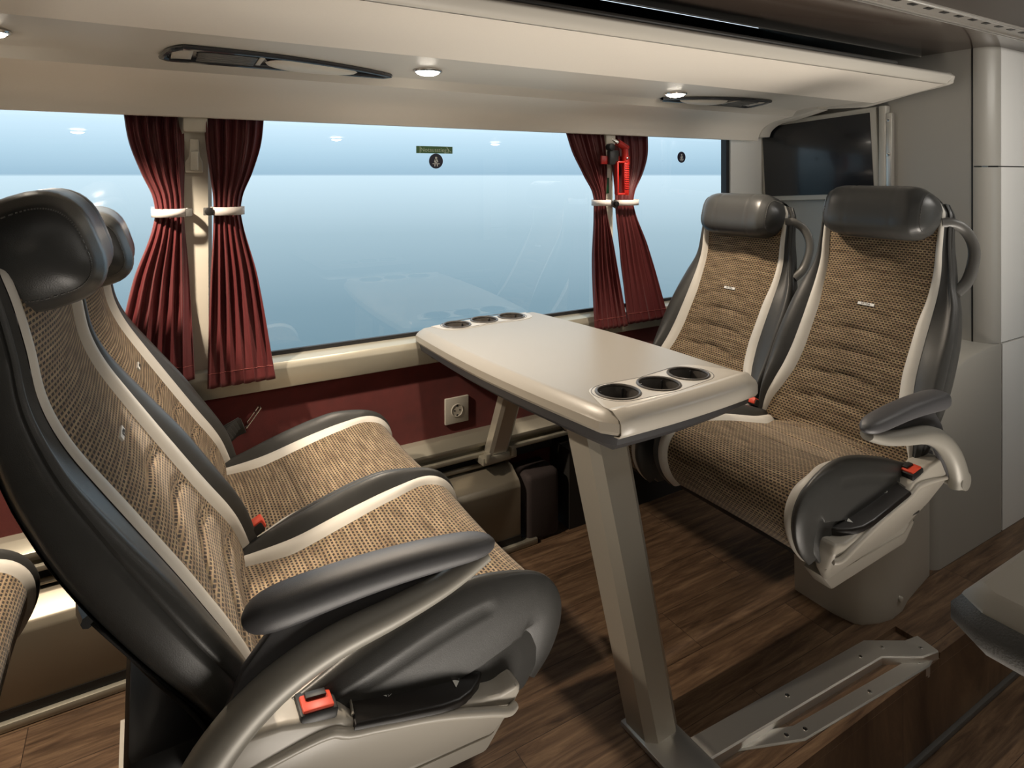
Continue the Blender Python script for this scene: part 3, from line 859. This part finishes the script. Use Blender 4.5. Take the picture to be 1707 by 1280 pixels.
# bulkhead at right
g = G(); g.box((XB+.03, 1.53, 1.0), (.06, .90, 2.0)); struct(g.obj('wall_bulkhead', M['bulk'], None))
def corner(z0, z1, nm, mat):
    g = G(); rows = []
    for z in (z0, z1):
        r = []
        for k in range(13):
            a = PI/2*k/12; r.append((XB+.060-.060*math.cos(a), 1.082-.060*math.sin(a), z))
        rows.append(r)
    g.grid(rows); return struct(g.obj(nm, mat, None))
corner(1.283, 1.70, 'trim_13', M['bulk']); corner(.660, 1.278, 'trim_14', M['bulk'])
g = G(); g.box((XB+.002, 1.084, 1.18), (.006, .005, 1.05)); struct(g.obj('trim_15', M['black'], None))
g = G(); g.box((3.10, 1.037, 1.493), (.995, .03, .42)); struct(g.obj('wall_aisle', M['bulkpale'], None))
g = G(); g.box((3.10, 1.037, .97), (.995, .03, .617)); struct(g.obj('wall_aisle', M['bulkpale'], None))
g = G(); g.box((3.10, 1.045, .90), (1.0, .03, 1.6)); struct(g.obj('wall_aisle', M['black'], None))
g = G(); g.box((3.104, 1.035, .328), (.99, .03, .656)); struct(g.obj('wall_aisle', M['bulkpale'], None))
# lower rounded base bulging forward behind the aisle seat
g = G(); rows = []
prof = [(2.135, 0), (2.135, .20), (2.14, .40), (2.16, .52), (2.22, .60), (2.33, .640), (2.45, .655), (2.545, .660)]
pp = catmull([(a, b, 0) for a, b in prof], 4)
for p in pp:
    r = []
    rad = .05
    for k in range(9):
        a = PI/2*k/8; r.append((p.x+rad-rad*math.cos(a)*1.0, 1.02+rad-rad*math.sin(a), p.y))
    row = [(p.x, 1.95, p.y)]+r+[(2.598, 1.02, p.y)]
    rows.append(row)
g.grid(rows); struct(g.obj('wall_bulkhead', M['bulk'], None, angle=50))

# television
tv = thing('television', 'flat black television mounted on the bulkhead above the window seat', 'television', (2.535, 1.67, 1.326))
tv.rotation_euler = (math.radians(-3.2), 0, 0)
g = G(); g.box((-.012, 0, 0), (.024, .545, .365), bev=.006); fr_ = g.obj('frame', M['tvframe'], tv)
g = G(); g.box((-.0255, .004, 0), (.004, .505, .322), bev=.001); g.obj('screen', M['screen'], fr_)
g = G(); g.box((2.522, 1.3805, 1.328), (.034, .027, .39), bev=.004); tag(g.obj('mounting_post', M['tvframe'], None), 'slim pale upright post at the right edge of the television', 'post')
br = thing('screw_rail', 'narrow silver rail with three screws right of the television', 'rail', (2.50, 1.355, 1.33))
g = G(); g.box((.018, 0, -.01), (.022, .022, .345), bev=.003); rl = g.obj('rail', M['alu'], br)
for z in (.135, 0, -.135):
    g = G(); g.cyl((.005, 0, z), (1, 0, 0), .0065, .005, 16, .001); s_ = g.obj('screw', M['chrome'], rl)
    g = G(); g.cyl((.0022, 0, z), (1, 0, 0), .003, .001, 6); g.obj('screw_socket', M['black'], s_)

# ------------------------------------------------------------------ luggage rack
rk = thing('luggage_rack', 'cream luggage rack running above the window with a rounded front lip', 'luggage rack', (0, 0, 0))
XE = 2.475
def strip(name, pts, mat, parent, x0=XA, x1=XE, solid=0., n=2, angle=30):
    g = G(); g.grid([[(x0+(x1-x0)*i/(n-1), y, z) for y, z in pts] for i in range(n)]); return g.obj(name, mat, parent, solid=solid, angle=angle)
sm = lambda P_, k=5: [(p.x, p.y) for p in catmull([(a, b, 0) for a, b in P_], k)]
strip('front_panel', sm([(1.146, 1.575), (1.22, 1.560), (1.32, 1.545), (1.398, 1.533)], 4), M['rack'], rk)
strip('front_lip', sm([(1.150, 1.5765), (1.138, 1.5765), (1.130, 1.584), (1.124, 1.596), (1.122, 1.606), (1.130, 1.614), (1.150, 1.615), (1.18, 1.610)], 5), M['rackdark'], rk)
strip('service_channel', sm([(1.398, 1.533), (1.404, 1.540), (1.43, 1.541), (1.55, 1.538), (1.66, 1.533), (1.694, 1.528)], 4)+[(1.700, 1.526), (1.722, 1.503)], M['rackdark'], rk)
strip('window_cove', sm([(1.722, 1.503), (1.76, 1.499), (1.82, 1.486), (1.865, 1.465), (1.890, 1.435), (1.897, 1.408)], 5)+[(1.905, 1.406), (1.912, 1.415), (1.915, 1.46)], M['rack'], rk, x1=2.43, angle=60)
strip('tray', [(1.18, 1.608), (1.70, 1.590), (1.96, 1.60)], M['dark'], rk)
# end cap
g = G(); g.prism(sm([(1.122, 1.604), (1.126, 1.590), (1.140, 1.575), (1.26, 1.556), (1.38, 1.532), (1.44, 1.522)], 4)+[(1.60, 1.530), (1.72, 1.50), (1.82, 1.484), (1.9, 1.48), (1.9, 1.60), (1.2, 1.617), (1.135, 1.617)], YZ, 2.475, 2.508, .006, 2, True); g.obj('end_cap', M['rackdark'], rk)
g = G(); g.prism(sm([(1.60, 1.524), (1.74, 1.494), (1.82, 1.482), (1.87, 1.455), (1.885, 1.425)], 4)+[(1.94, 1.425), (1.94, 1.60), (1.62, 1.60)], YZ, 2.43, 2.50, .006, 2, True); g.obj('cove_end', M['rackdark'], rk)
# luggage retaining rail
g = G(); g.tube([(XA, 1.20, 1.640), (2.26, 1.20, 1.640)], .009, 12)
for x in (-.6, .4, 1.4, 2.25): g.tube([(x, 1.20, 1.638), (x, 1.215, 1.60)], .006, 8)
g.obj('retaining_rail', M['shell'], rk)

def zch(y): return interp([(1.404, 1.540), (1.43, 1.541), (1.55, 1.538), (1.66, 1.533), (1.694, 1.528)])(y)
# service panels with nozzle and reading-lamp cover
def service_panel(label, x0, x1, flip):
    """lens-shaped bezel in the channel; the aisle edge is curved, the far edge straight"""
    root = thing('service_panel', label, 'service panel', ((x0+x1)/2, 1.60, zch(1.60)), 'passenger service panels under the rack')
    L = x1-x0
    def edge(t):     # t 0..1 along x -> y extents
        if flip: t = 1-t
        lead = min(1, (t/.07))**.5
        near = 1.555+.115*(max(0, t-.18)/.82)**1.9
        near = 1.672-(1.672-near)*lead
        return near, 1.688
    N = 40
    def P(t, v, dz):
        a, b = edge(t); y = a+(b-a)*v
        return Vector((x0+L*t, y, zch(min(y, 1.69))+dz))-root.location
    # bezel band
    g = G()
    loop = [P(i/N, 0, -.006) for i in range(N+1)]+[P(1-i/N, 1, -.004) for i in range(1, N)]
    g.tube(loop+[loop[0]], .0065, 8, cap=False); g.obj('bezel', M['bezel'], root)
    g = G(); g.grid([[P(i/N, v, -.001) for v in (0, .5, 1)] for i in range(N+1)]); bd = g.obj('base', M['bezel'], root)
    g = G(); g.grid([[P(i/N, v, -.004) for v in (0.02, .06, .09)] for i in range(2, N)]); g.obj('chrome_line', M['chrome'], root, solid=.001)
    def T(t): return 1-t if flip else t
    # louvred air vent
    g = G()
    for k in range(5):
        v = .25+.14*k; g.grid([[P(T(.13+.23*i/8), v+w, -.007-.004*w*10) for w in (0, .06)] for i in range(9)])
    g.obj('air_vent', M['shell'], root, solid=.003)
    g = G(); g.grid([[P(T(.035+.075*i/5), v, -.006) for v in (.2, .5, .85)] for i in range(6)]); g.obj('call_button', M['champagne'], root, solid=.004)
    g = G(); g.grid([[P(T(.365+.02*i/3), v, -.008) for v in (.12, .5, .8)] for i in range(4)]); g.obj('divider', M['champagne'], root, solid=.004)
    # oval lamp cover
    g = G(); rows = []
    for i in range(25):
        t = i/24; tt = .40+.43*t; e = (1-abs(2*t-1)**2.6)**.5
        rows.append([P(T(tt), .60-.42*e*1.0+.85*e*q, -.006-.014*e*math.sin(PI*q)**.6) for q in [k/8 for k in range(9)]])
    g.grid(rows); g.obj('lamp_cover', M['socket'], root)
    return root
service_panel('long oval service panel under the rack, left of the brighter lamp, open air vent', .04, .595, False)
service_panel('oval service panel under the rack at the right, beside the second lamp', 1.62, 2.10, True)

def downlight(label, x, y=1.588, gp='downlights under the rack'):
    z = zch(y) if y > 1 else 1.492
    root = thing('downlight', label, 'lamp', (x, y, z), gp)
    g = G(); g.ring((0, 0, -.003), (0, 0, 1), .036, .0045, 32, 8); g.obj('bezel', M['chrome'], root)
    g = G(); g.loft([[(rr*math.cos(2*PI*k/32), rr*math.sin(2*PI*k/32), z_) for k in range(32)] for rr, z_ in ((.033, .0), (.033, -.004), (.029, -.010), (.020, -.014), (.008, -.016))]); g.obj('lens', M['lamp'], root)
    return root
LX = [-.262, .672, 1.600]
downlight('round recessed lamp under the rack, right of the long service panel', LX[1])
downlight('round recessed lamp under the rack, left of the right-hand service panel', LX[2])
downlight('round recessed lamp under the rack above the left seats', LX[0])

# ------------------------------------------------------------------ ceiling
g = G(); g.box(((XA+3.6)/2, 1.09, 1.715), (3.6-XA, .33, .03), bev=.002); struct(g.obj('ceiling', M['ceil'], None))
g = G(); g.box(((XA+2.6)/2, 1.256, 1.703), (2.6-XA, .006, .012), bev=.002); struct(g.obj('trim_16', M['strip'], None))
g = G(); g.box((1.0, 1.5, 2.0), (5.2, 1.1, .03)); struct(g.obj('ceiling', M['dark'], None))
g = G(); g.box((1.0, 1.27, 1.86), (5.2, .02, .28)); struct(g.obj('ceiling', M['dark'], None))
g = G(); g.box((1.0, .888, 1.712), (5.2, .072, .03)); st_ = struct(g.obj('trim_17', M['strip'], None))
g = G(); g.box((1.0, .922, 1.695), (5.2, .006, .008), bev=.002); g.box((1.0, .912, 1.6945), (5.2, .004, .006)); g.box((1.0, .856, 1.695), (5.2, .005, .008), bev=.002); g.obj('edge_bead', M['alu'], st_)
g = G()
for k in range(46): g.box((-.6+.0805*k, .877, 1.6968), (.030, .013, .002))
g.obj('vent_slots', M['black'], st_)
g = G(); g.box((1.0, .145, 1.715), (5.2, 1.42, .03)); struct(g.obj('ceiling', M['ceil2'], None))

# far side of the coach (behind the camera)
g = G(); g.box((1.0, -.60, .235), (5.2, .05, .97)); struct(g.obj('wall_near', M['bulk'], None))
g = G(); g.box((1.0, -.60, 1.60), (5.2, .05, .42)); struct(g.obj('wall_near', M['bulk'], None))
g = G(); g.box((.40, -.60, 1.055), (4.0, .05, .68)); struct(g.obj('wall_near', M['bulk'], None))  # unseen panel added over most of the opposite window to cut daylight and reflection
for k, x in enumerate((2.42, 3.3)):
    g = G(); g.box((x, -.60, 1.055), (.10, .05, .68)); struct(g.obj('trim_%d' % (18+k), M['wallpale'], None))
g = G(); g.poly([(XA, -.61, .71), (3.6, -.61, .71), (3.6, -.61, 1.40), (XA, -.61, 1.40)]); struct(g.obj('window_4', M['glass'], None))
g = G(); g.box((XA-.03, .7, .9), (.06, 2.6, 2.3)); struct(g.obj('wall_front', M['bulk'], None))
g = G(); g.box((3.63, .7, .9), (.06, 2.6, 2.3)); struct(g.obj('wall_rear', M['bulk'], None))
g = G(); g.prism([(-.575, 1.46), (-.30, 1.495), (-.12, 1.505), (.12, 1.575), (.13, 1.60), (-.57, 1.60)], YZ, XA, 3.6, .004); tag(g.obj('luggage_rack', M['rackdark'], None), 'luggage rack on the far side of the aisle, seen only mirrored in the window', 'luggage rack')
for x in (-.30, 1.108, 2.306): downlight('recessed lamp of the opposite rack, mirrored in the window glass', x, -.21, 'downlights of the opposite rack')

# ------------------------------------------------------------------ curtains
def curtain(label, top, waist, bot, zt, zw, zb, y0, seed, skew=0.):
    """top/waist/bot = (x_left, x_right)"""
    root = thing('curtain', label, 'curtain', ((waist[0]+waist[1])/2, y0, zw), 'curtains tied back at the window pillars')
    rnd = random.Random(seed)
    NZ = 60; NX = 132
    L = [(zt, top), (zt-.30*(zt-zw), (top[0]+.16*(waist[0]-top[0]), top[1]+.16*(waist[1]-top[1]))), (zt-.62*(zt-zw), (top[0]+.55*(waist[0]-top[0]), top[1]+.55*(waist[1]-top[1]))), (zw+.035, (waist[0]+.06*(top[0]-waist[0]), waist[1]+.06*(top[1]-waist[1]))), (zw, waist), (zw-.035, (waist[0]+.05*(bot[0]-waist[0]), waist[1]+.05*(bot[1]-waist[1]))), (zw-.40*(zw-zb), (waist[0]+.50*(bot[0]-waist[0]), waist[1]+.50*(bot[1]-waist[1]))), (zb, bot)]
    L = sorted(L)
    fl = interp([(z, e[0]) for z, e in L]); frr = interp([(z, e[1]) for z, e in L])
    K = 6; ph = [rnd.uniform(-.5, .5) for _ in range(K+2)]; am = [rnd.uniform(.6, 1.25) for _ in range(K+2)]
    rows = []
    for i in range(NZ):
        tz = i/(NZ-1); z = zt+(zb-zt)*tz; a, b = fl(z), frr(z); wd = b-a
        dw = abs(z-zw); A = (.004+.009*min(1, dw/.22))*(1-.72*max(0, (tz-.72)/.28))
        r = []
        for j in range(NX):
            s_ = j/(NX-1); k = s_*K; ki = int(k)
            p1 = math.sin(2*PI*k+ph[ki]*.6+.5*math.sin(3*tz+seed))
            p2 = math.sin(2*PI*k*2.3+seed*1.7+2.*tz)
            aa = am[ki]*(1-(k-ki))+am[ki+1]*(k-ki)
            y = -A*aa*(.8*p1+.22*p2)
            x = a+wd*(s_+.020*math.cos(2*PI*k)*min(1, dw/.1))
            y += .030*max(0, 1-tz/.22)**1.5
            y -= .030*max(0, (tz-.62)/.38)**1.3*(1 if z < .95 else 0)
            dome = -.016*math.sin(PI*s_)*(1-min(1, dw/.25))
            zz = z
            if tz > .93: zz += .002*math.sin(2*PI*k+.8)*(tz-.93)/.07 + skew*(s_-.5)
            r.append(Vector((x, y0+y+dome, zz))-root.location)
        rows.append(r)
    g = G(); g.grid(rows); cl = g.obj('cloth', M['curtain'], root, solid=.0016, angle=180)
    # hem stitch
    g = G(); rr = rows[-4]; g.tube([p+Vector((0, -.0016, 0)) for p in rr[::2]], .0007, 5); g.obj('hem_stitch', M['hem'], cl)
    # strap round the waist
    g = G(); wl, wr = waist; pts = []
    hw = (wr-wl)/2+.008
    for k in range(33):
        a = 2*PI*k/32; pts.append((hw*math.cos(a), -.010+.036*math.sin(a)))
    g.grid([[(x, y, -.011) for x, y in pts], [(x, y, .011) for x, y in pts]])
    tb_ = g.obj('tieback', M['strap'], root, solid=.003)
    return root, tb_
c1, t1 = curtain('red curtain left of the left window pillar, partly hidden by the left seats', (-.045, .098), (.032, .100), (-.075, .120), 1.432, 1.150, .700, 1.915, 3)
c2, t2_ = curtain('red curtain right of the left window pillar, its hem over the sill', (.145, .305), (.172, .240), (.150, .325), 1.432, 1.152, .672, 1.905, 5)
c3, t3 = curtain('dark red curtain left of the red emergency hammer', (1.365, 1.552), (1.490, 1.548), (1.470, 1.632), 1.430, 1.145, .662, 1.905, 8)
c4, t4 = curtain('dark red curtain right of the red emergency hammer, behind the right window seat', (1.585, 1.815), (1.612, 1.708), (1.645, 1.865), 1.430, 1.142, .662, 1.925, 11)
def tab(parent, x0, x1, z, dy, ang=0, button=None):
    g = G(); g.box(((x0+x1)/2, dy, z), (abs(x1-x0), .004, .021), Matrix.Rotation(ang, 3, 'Y'), .0015); o = g.obj('strap_tab', M['shell'], parent)
    if button is not None:
        g = G(); g.cyl((button, dy-.006, z), (0, 1, 0), .011, .010, 20, .003); g.obj('button', M['black'], o)
    return o
tab(t1, .030, .052, 0, -.030); tab(t2_, -.062, -.028, 0, -.026, 0, -.048)
tab(t3, .025, .066, -.006, -.024, .5, .058); tab(t4, -.062, -.04, 0, -.012)

# coat hook on the left pillar
hk = thing('coat_hook', 'cream plastic coat hook on the pillar between the left curtains', 'hook', (.124, 1.930, 1.315))
g = G(); g.prism([(-.010, .034), (.012, .034), (.014, -.012), (.022, -.030), (.022, -.058), (-.022, -.058), (-.022, -.030), (-.012, -.012)], XZ, -.012, .004, .003); hkp = g.obj('back_plate', M['wallpale'], hk)
g = G(); g.prism([(-.010, .0), (.010, .0), (.010, -.052), (-.010, -.052)], XZ, -.022, -.012, .003); g.obj('hook', M['wallpale'], hk)

# emergency hammer
hm = thing('emergency_hammer', 'red emergency hammer with metal tip hung on the right window pillar', 'hammer', (1.562, 1.853, 1.275))
hm.scale = (.88, .9, .88)
g = G()
g.box((.0, .012, .037), (.160, .010, .036), bev=.003); hd = g.obj('holder', M['hammered'], hm)
g = G(); g.box((-.022, .003, .048), (.050, .024, .062), bev=.005); g.cyl((-.040, -.002, .092), (0, 1, 0), .016, .03, 20, .003); g.obj('holder_socket', M['black'], hd)
g = G()
rt = Matrix.Rotation(math.radians(0), 3, 'Y')
# handle frame
for (cx, cz, sx_, sz_) in ((.036, -.042, .026, .148), (-.012, -.042, .009, .140), (.012, .028, .05, .009), (.014, -.110, .058, .009)):
    g.box((cx, -.010, cz), (sx_, .022, sz_), bev=.0035)
g.tube([(.036, -.010, .03), (.034, -.010, .085)], .015, 12)
g.tube([(.044, -.010, .088), (-.006, -.010, .112)], .0155, 14)
for k in range(12): g.box((.036, -.0225, .018-.0095*k), (.022, .004, .003), bev=.001)
hh_ = g.obj('handle', M['hammered'], hm)
g = G(); g.tube([(-.004, -.010, .111), (-.020, -.010, .119), (-.036, -.010, .126)], [.009, .008, .003], 12); g.obj('steel_tip', M['chrome'], hh_)
g = G(); g.cyl((.034, -.026, .045), (0, 1, 0), .0055, .006, 14, .001); g.obj('rivet', M['chrome'], hh_)
g = G(); g.box((1.558, 1.931, 1.209), (.055, .003, .062), bev=.0008); stk = tag(g.obj('escape_sticker', M['greendark'], None), 'small dark green escape sticker on the pillar below the hammer', 'sticker')
g = G(); g.tube(catmull([(1.552, 1.9285, 1.188), (1.562, 1.9285, 1.190), (1.567, 1.9285, 1.200), (1.563, 1.9285, 1.214)], 4), .0016, 6); g.box((1.560, 1.929, 1.222), (.016, .001, .010)); g.obj('pictogram', M['white'], stk)

# stickers on the glass
def figure(parent, s, y, dz=0.):
    g = G()
    def pg(pts): g.prism([(a*s, b*s+dz) for a, b in pts], XZ, y, y+.0006)
    pg([(.17*math.cos(2*PI*k/16), .52+.17*math.sin(2*PI*k/16)) for k in range(16)])
    pg([(-.22, .30), (.22, .30), (.32, -.10), (.20, -.16), (.16, -.02), (.18, -.22), (-.18, -.22), (-.16, -.02), (-.20, -.16), (-.32, -.10)])
    pg([(-.55, -.28), (.55, -.28), (.55, -.38), (-.55, -.38)])
    pg([(-.26, -.40), (-.10, -.40), (-.14, -.72), (-.26, -.72)]); pg([(.26, -.40), (.10, -.40), (.14, -.72), (.26, -.72)])
    o = g.obj('seated_figure', M['white'], parent)
    g = G(); g.prism([(-.20*s, .25*s+dz), (-.12*s, .30*s+dz), (.20*s, -.14*s+dz), (.16*s, -.20*s+dz)], XZ, y-.0008, y+.0002); g.obj('belt_mark', M['navy'], o)
def disc(label, x, z, r):
    root = thing('belt_sticker', label, 'sticker', (x, YG-.002, z), 'round seat belt stickers on the glass')
    g = G(); g.cyl((0, -.0006, 0), (0, 1, 0), r, .0012, 40); d = g.obj('disc', M['navy'], root); figure(root, r*.92, -.0022, -.05*r)
disc('round navy seat belt sticker on the glass below the green sign', .863, 1.298, .0255)
disc('small round navy seat belt sticker near the right end of the window', 2.018, 1.328, .024)
sg = thing('exit_sign', 'green Notausstieg sticker with running figure on the middle window', 'sign', (.858, YG-.002, 1.336))
g = G(); g.box((0, -.0006, 0), (.133, .0012, .024)); g.obj('panel', M['green'], sg)
rotF = Matrix.Rotation(PI/2, 3, 'X')
text_obj('lettering', 'Notausstieg', .0195, M['signtext'], sg, Vector((-.004, -.0016, -.0005)), rotF, .0002, 1.02)
g = G(); g.box((-.0535, -.0015, 0), (.0015, .0006, .023)); g.obj('dividing_line', M['signtext'], sg)
g = G()
def pg(pts): g.prism(pts, XZ, -.0018, -.0012)
pg([(.047+.0022*math.cos(k), .0075+.0022*math.sin(k)) for k in [2*PI*i/10 for i in range(10)]])
pg([(.046, .006), (.052, .004), (.054, -.001), (.050, -.002)]); pg([(.050, .0), (.054, -.001), (.062, -.006), (.061, -.008)]); pg([(.050, 0), (.0525, -.001), (.050, -.010), (.048, -.010)]); pg([(.046, .006), (.048, .007), (.043, .010), (.042, .009)])
g.obj('running_figure', M['signtext'], sg)

# wall socket
so = thing('wall_socket', 'square cream mains socket on the wall under the table', 'socket', (.920, 1.930, .455))
g = G(); g.box((0, -.005, 0), (.088, .010, .088), bev=.003); pl = g.obj('cover_plate', M['socket'], so)
g = G(); g.ring((0, -.0105, 0), (0, 1, 0), .0205, .0022, 32, 8); rg = g.obj('insert_ring', M['socket'], pl)
g = G(); g.cyl((0, -.0102, 0), (0, 1, 0), .0195, .0012, 32); wl_ = g.obj('insert', M['wallpale'], rg)
g = G(); g.cyl((-.0095, -.0112, 0), (0, 1, 0), .0026, .001, 12); g.cyl((.0095, -.0112, 0), (0, 1, 0), .0026, .001, 12)
g.box((0, -.0112, .0165), (.006, .001, .006)); g.box((0, -.0112, -.0165), (.006, .001, .006)); g.obj('pin_holes', M['black'], rg)

# ------------------------------------------------------------------ world: pale blue sky over a hazy ground
w = bpy.data.worlds.new('sky'); SC.world = w; w.use_nodes = True; nt = w.node_tree
bg = nt.nodes['Background']
tc = nt.nodes.new('ShaderNodeTexCoord'); sp = nt.nodes.new('ShaderNodeSeparateXYZ'); nt.links.new(tc.outputs['Generated'], sp.inputs[0])
mr = nt.nodes.new('ShaderNodeMapRange'); mr.inputs['From Min'].default_value = -.30; mr.inputs['From Max'].default_value = .12
nt.links.new(sp.outputs['Z'], mr.inputs['Value'])
cr = nt.nodes.new('ShaderNodeValToRGB'); e = cr.color_ramp.elements
H = .30/.42
e[0].position = 0.; e[0].color = (.15, .25, .31, 1)
e[1].position = 1.; e[1].color = (.80, .95, 1.06, 1)
for p, c in ((.25, (.225, .34, .41)), (.50, (.38, .52, .60)), (H-.002, (.62, .79, .89)), (H+.002, (.34, .51, .64)), (H+.09, (.48, .67, .80)), (H+.18, (.64, .83, .96))):
    q = e.new(p); q.color = (*c, 1)
nt.links.new(mr.outputs['Result'], cr.inputs['Fac']); nt.links.new(cr.outputs['Color'], bg.inputs['Color']); bg.inputs['Strength'].default_value = 1.28

# ------------------------------------------------------------------ lights
def spot(x, y, z, e, ang, blend, size, col, tgt):
    l = bpy.data.lights.new('spot', 'SPOT'); l.energy = e; l.spot_size = math.radians(ang); l.spot_blend = blend; l.shadow_soft_size = size; l.color = col
    o = bpy.data.objects.new('lamp_light', l); COL.objects.link(o); o.location = (x, y, z)
    o.rotation_euler = (Vector(tgt)-Vector((x, y, z))).to_track_quat('-Z', 'Y').to_euler(); return o
WARM = (1., .84, .66)
for x, e_, cn in zip(LX, (74, 30, 20), (128, 112, 112)):
    spot(x, 1.585, 1.505, e_, cn, .35, .022, WARM, (x, 1.585, 0))
for x in (-.30, 1.108, 2.306):
    spot(x, -.21, 1.475, 2.5, 150, .6, .03, WARM, (x, .1, 0))
def area(loc, tgt, sx_, sy_, e, col, spread=0):
    l = bpy.data.lights.new('area', 'AREA'); l.shape = 'RECTANGLE'; l.size = sx_; l.size_y = sy_; l.energy = e; l.color = col
    if spread: l.spread = math.radians(spread)
    o = bpy.data.objects.new('fill_light', l); COL.objects.link(o); o.location = loc
    o.rotation_euler = (Vector(tgt)-Vector(loc)).to_track_quat('-Z', 'Y').to_euler(); return o
area((.9, .30, 1.69), (.9, .30, 0), 2.6, .35, 1.5, (1., .93, .84))  # added soft fill below the aisle ceiling, no fitting modelled
area((1.25, .12, -.12), (1.35, 1.02, 1.5), 2.2, .4, 9, (1., .91, .80), 64)  # added low aisle fill aimed up at the rack underside, not a coach lamp
area((2.30, .20, 1.69), (2.15, .95, 0), .9, .4, 15, (1., .95, .88))  # added fill to brighten the bulkhead end and aisle panel, no fitting modelled

# ------------------------------------------------------------------ camera
cam = bpy.data.cameras.new('camera'); co = bpy.data.objects.new('camera', cam); COL.objects.link(co)
co.location = (0, 0, 1.25); co.rotation_euler = (PI/2, 0, math.radians(-30.6))
cam.sensor_fit = 'HORIZONTAL'; cam.sensor_width = 36; cam.lens = 1045/1707*36
cam.shift_y = -(640-292)/1707; cam.shift_x = 0.; cam.clip_start = .02
SC.camera = co
SC.view_settings.view_transform = 'Standard'; SC.view_settings.look = 'None'; SC.view_settings.gamma = 1; SC.view_settings.exposure = .0
SC.view_settings.use_curve_mapping = False
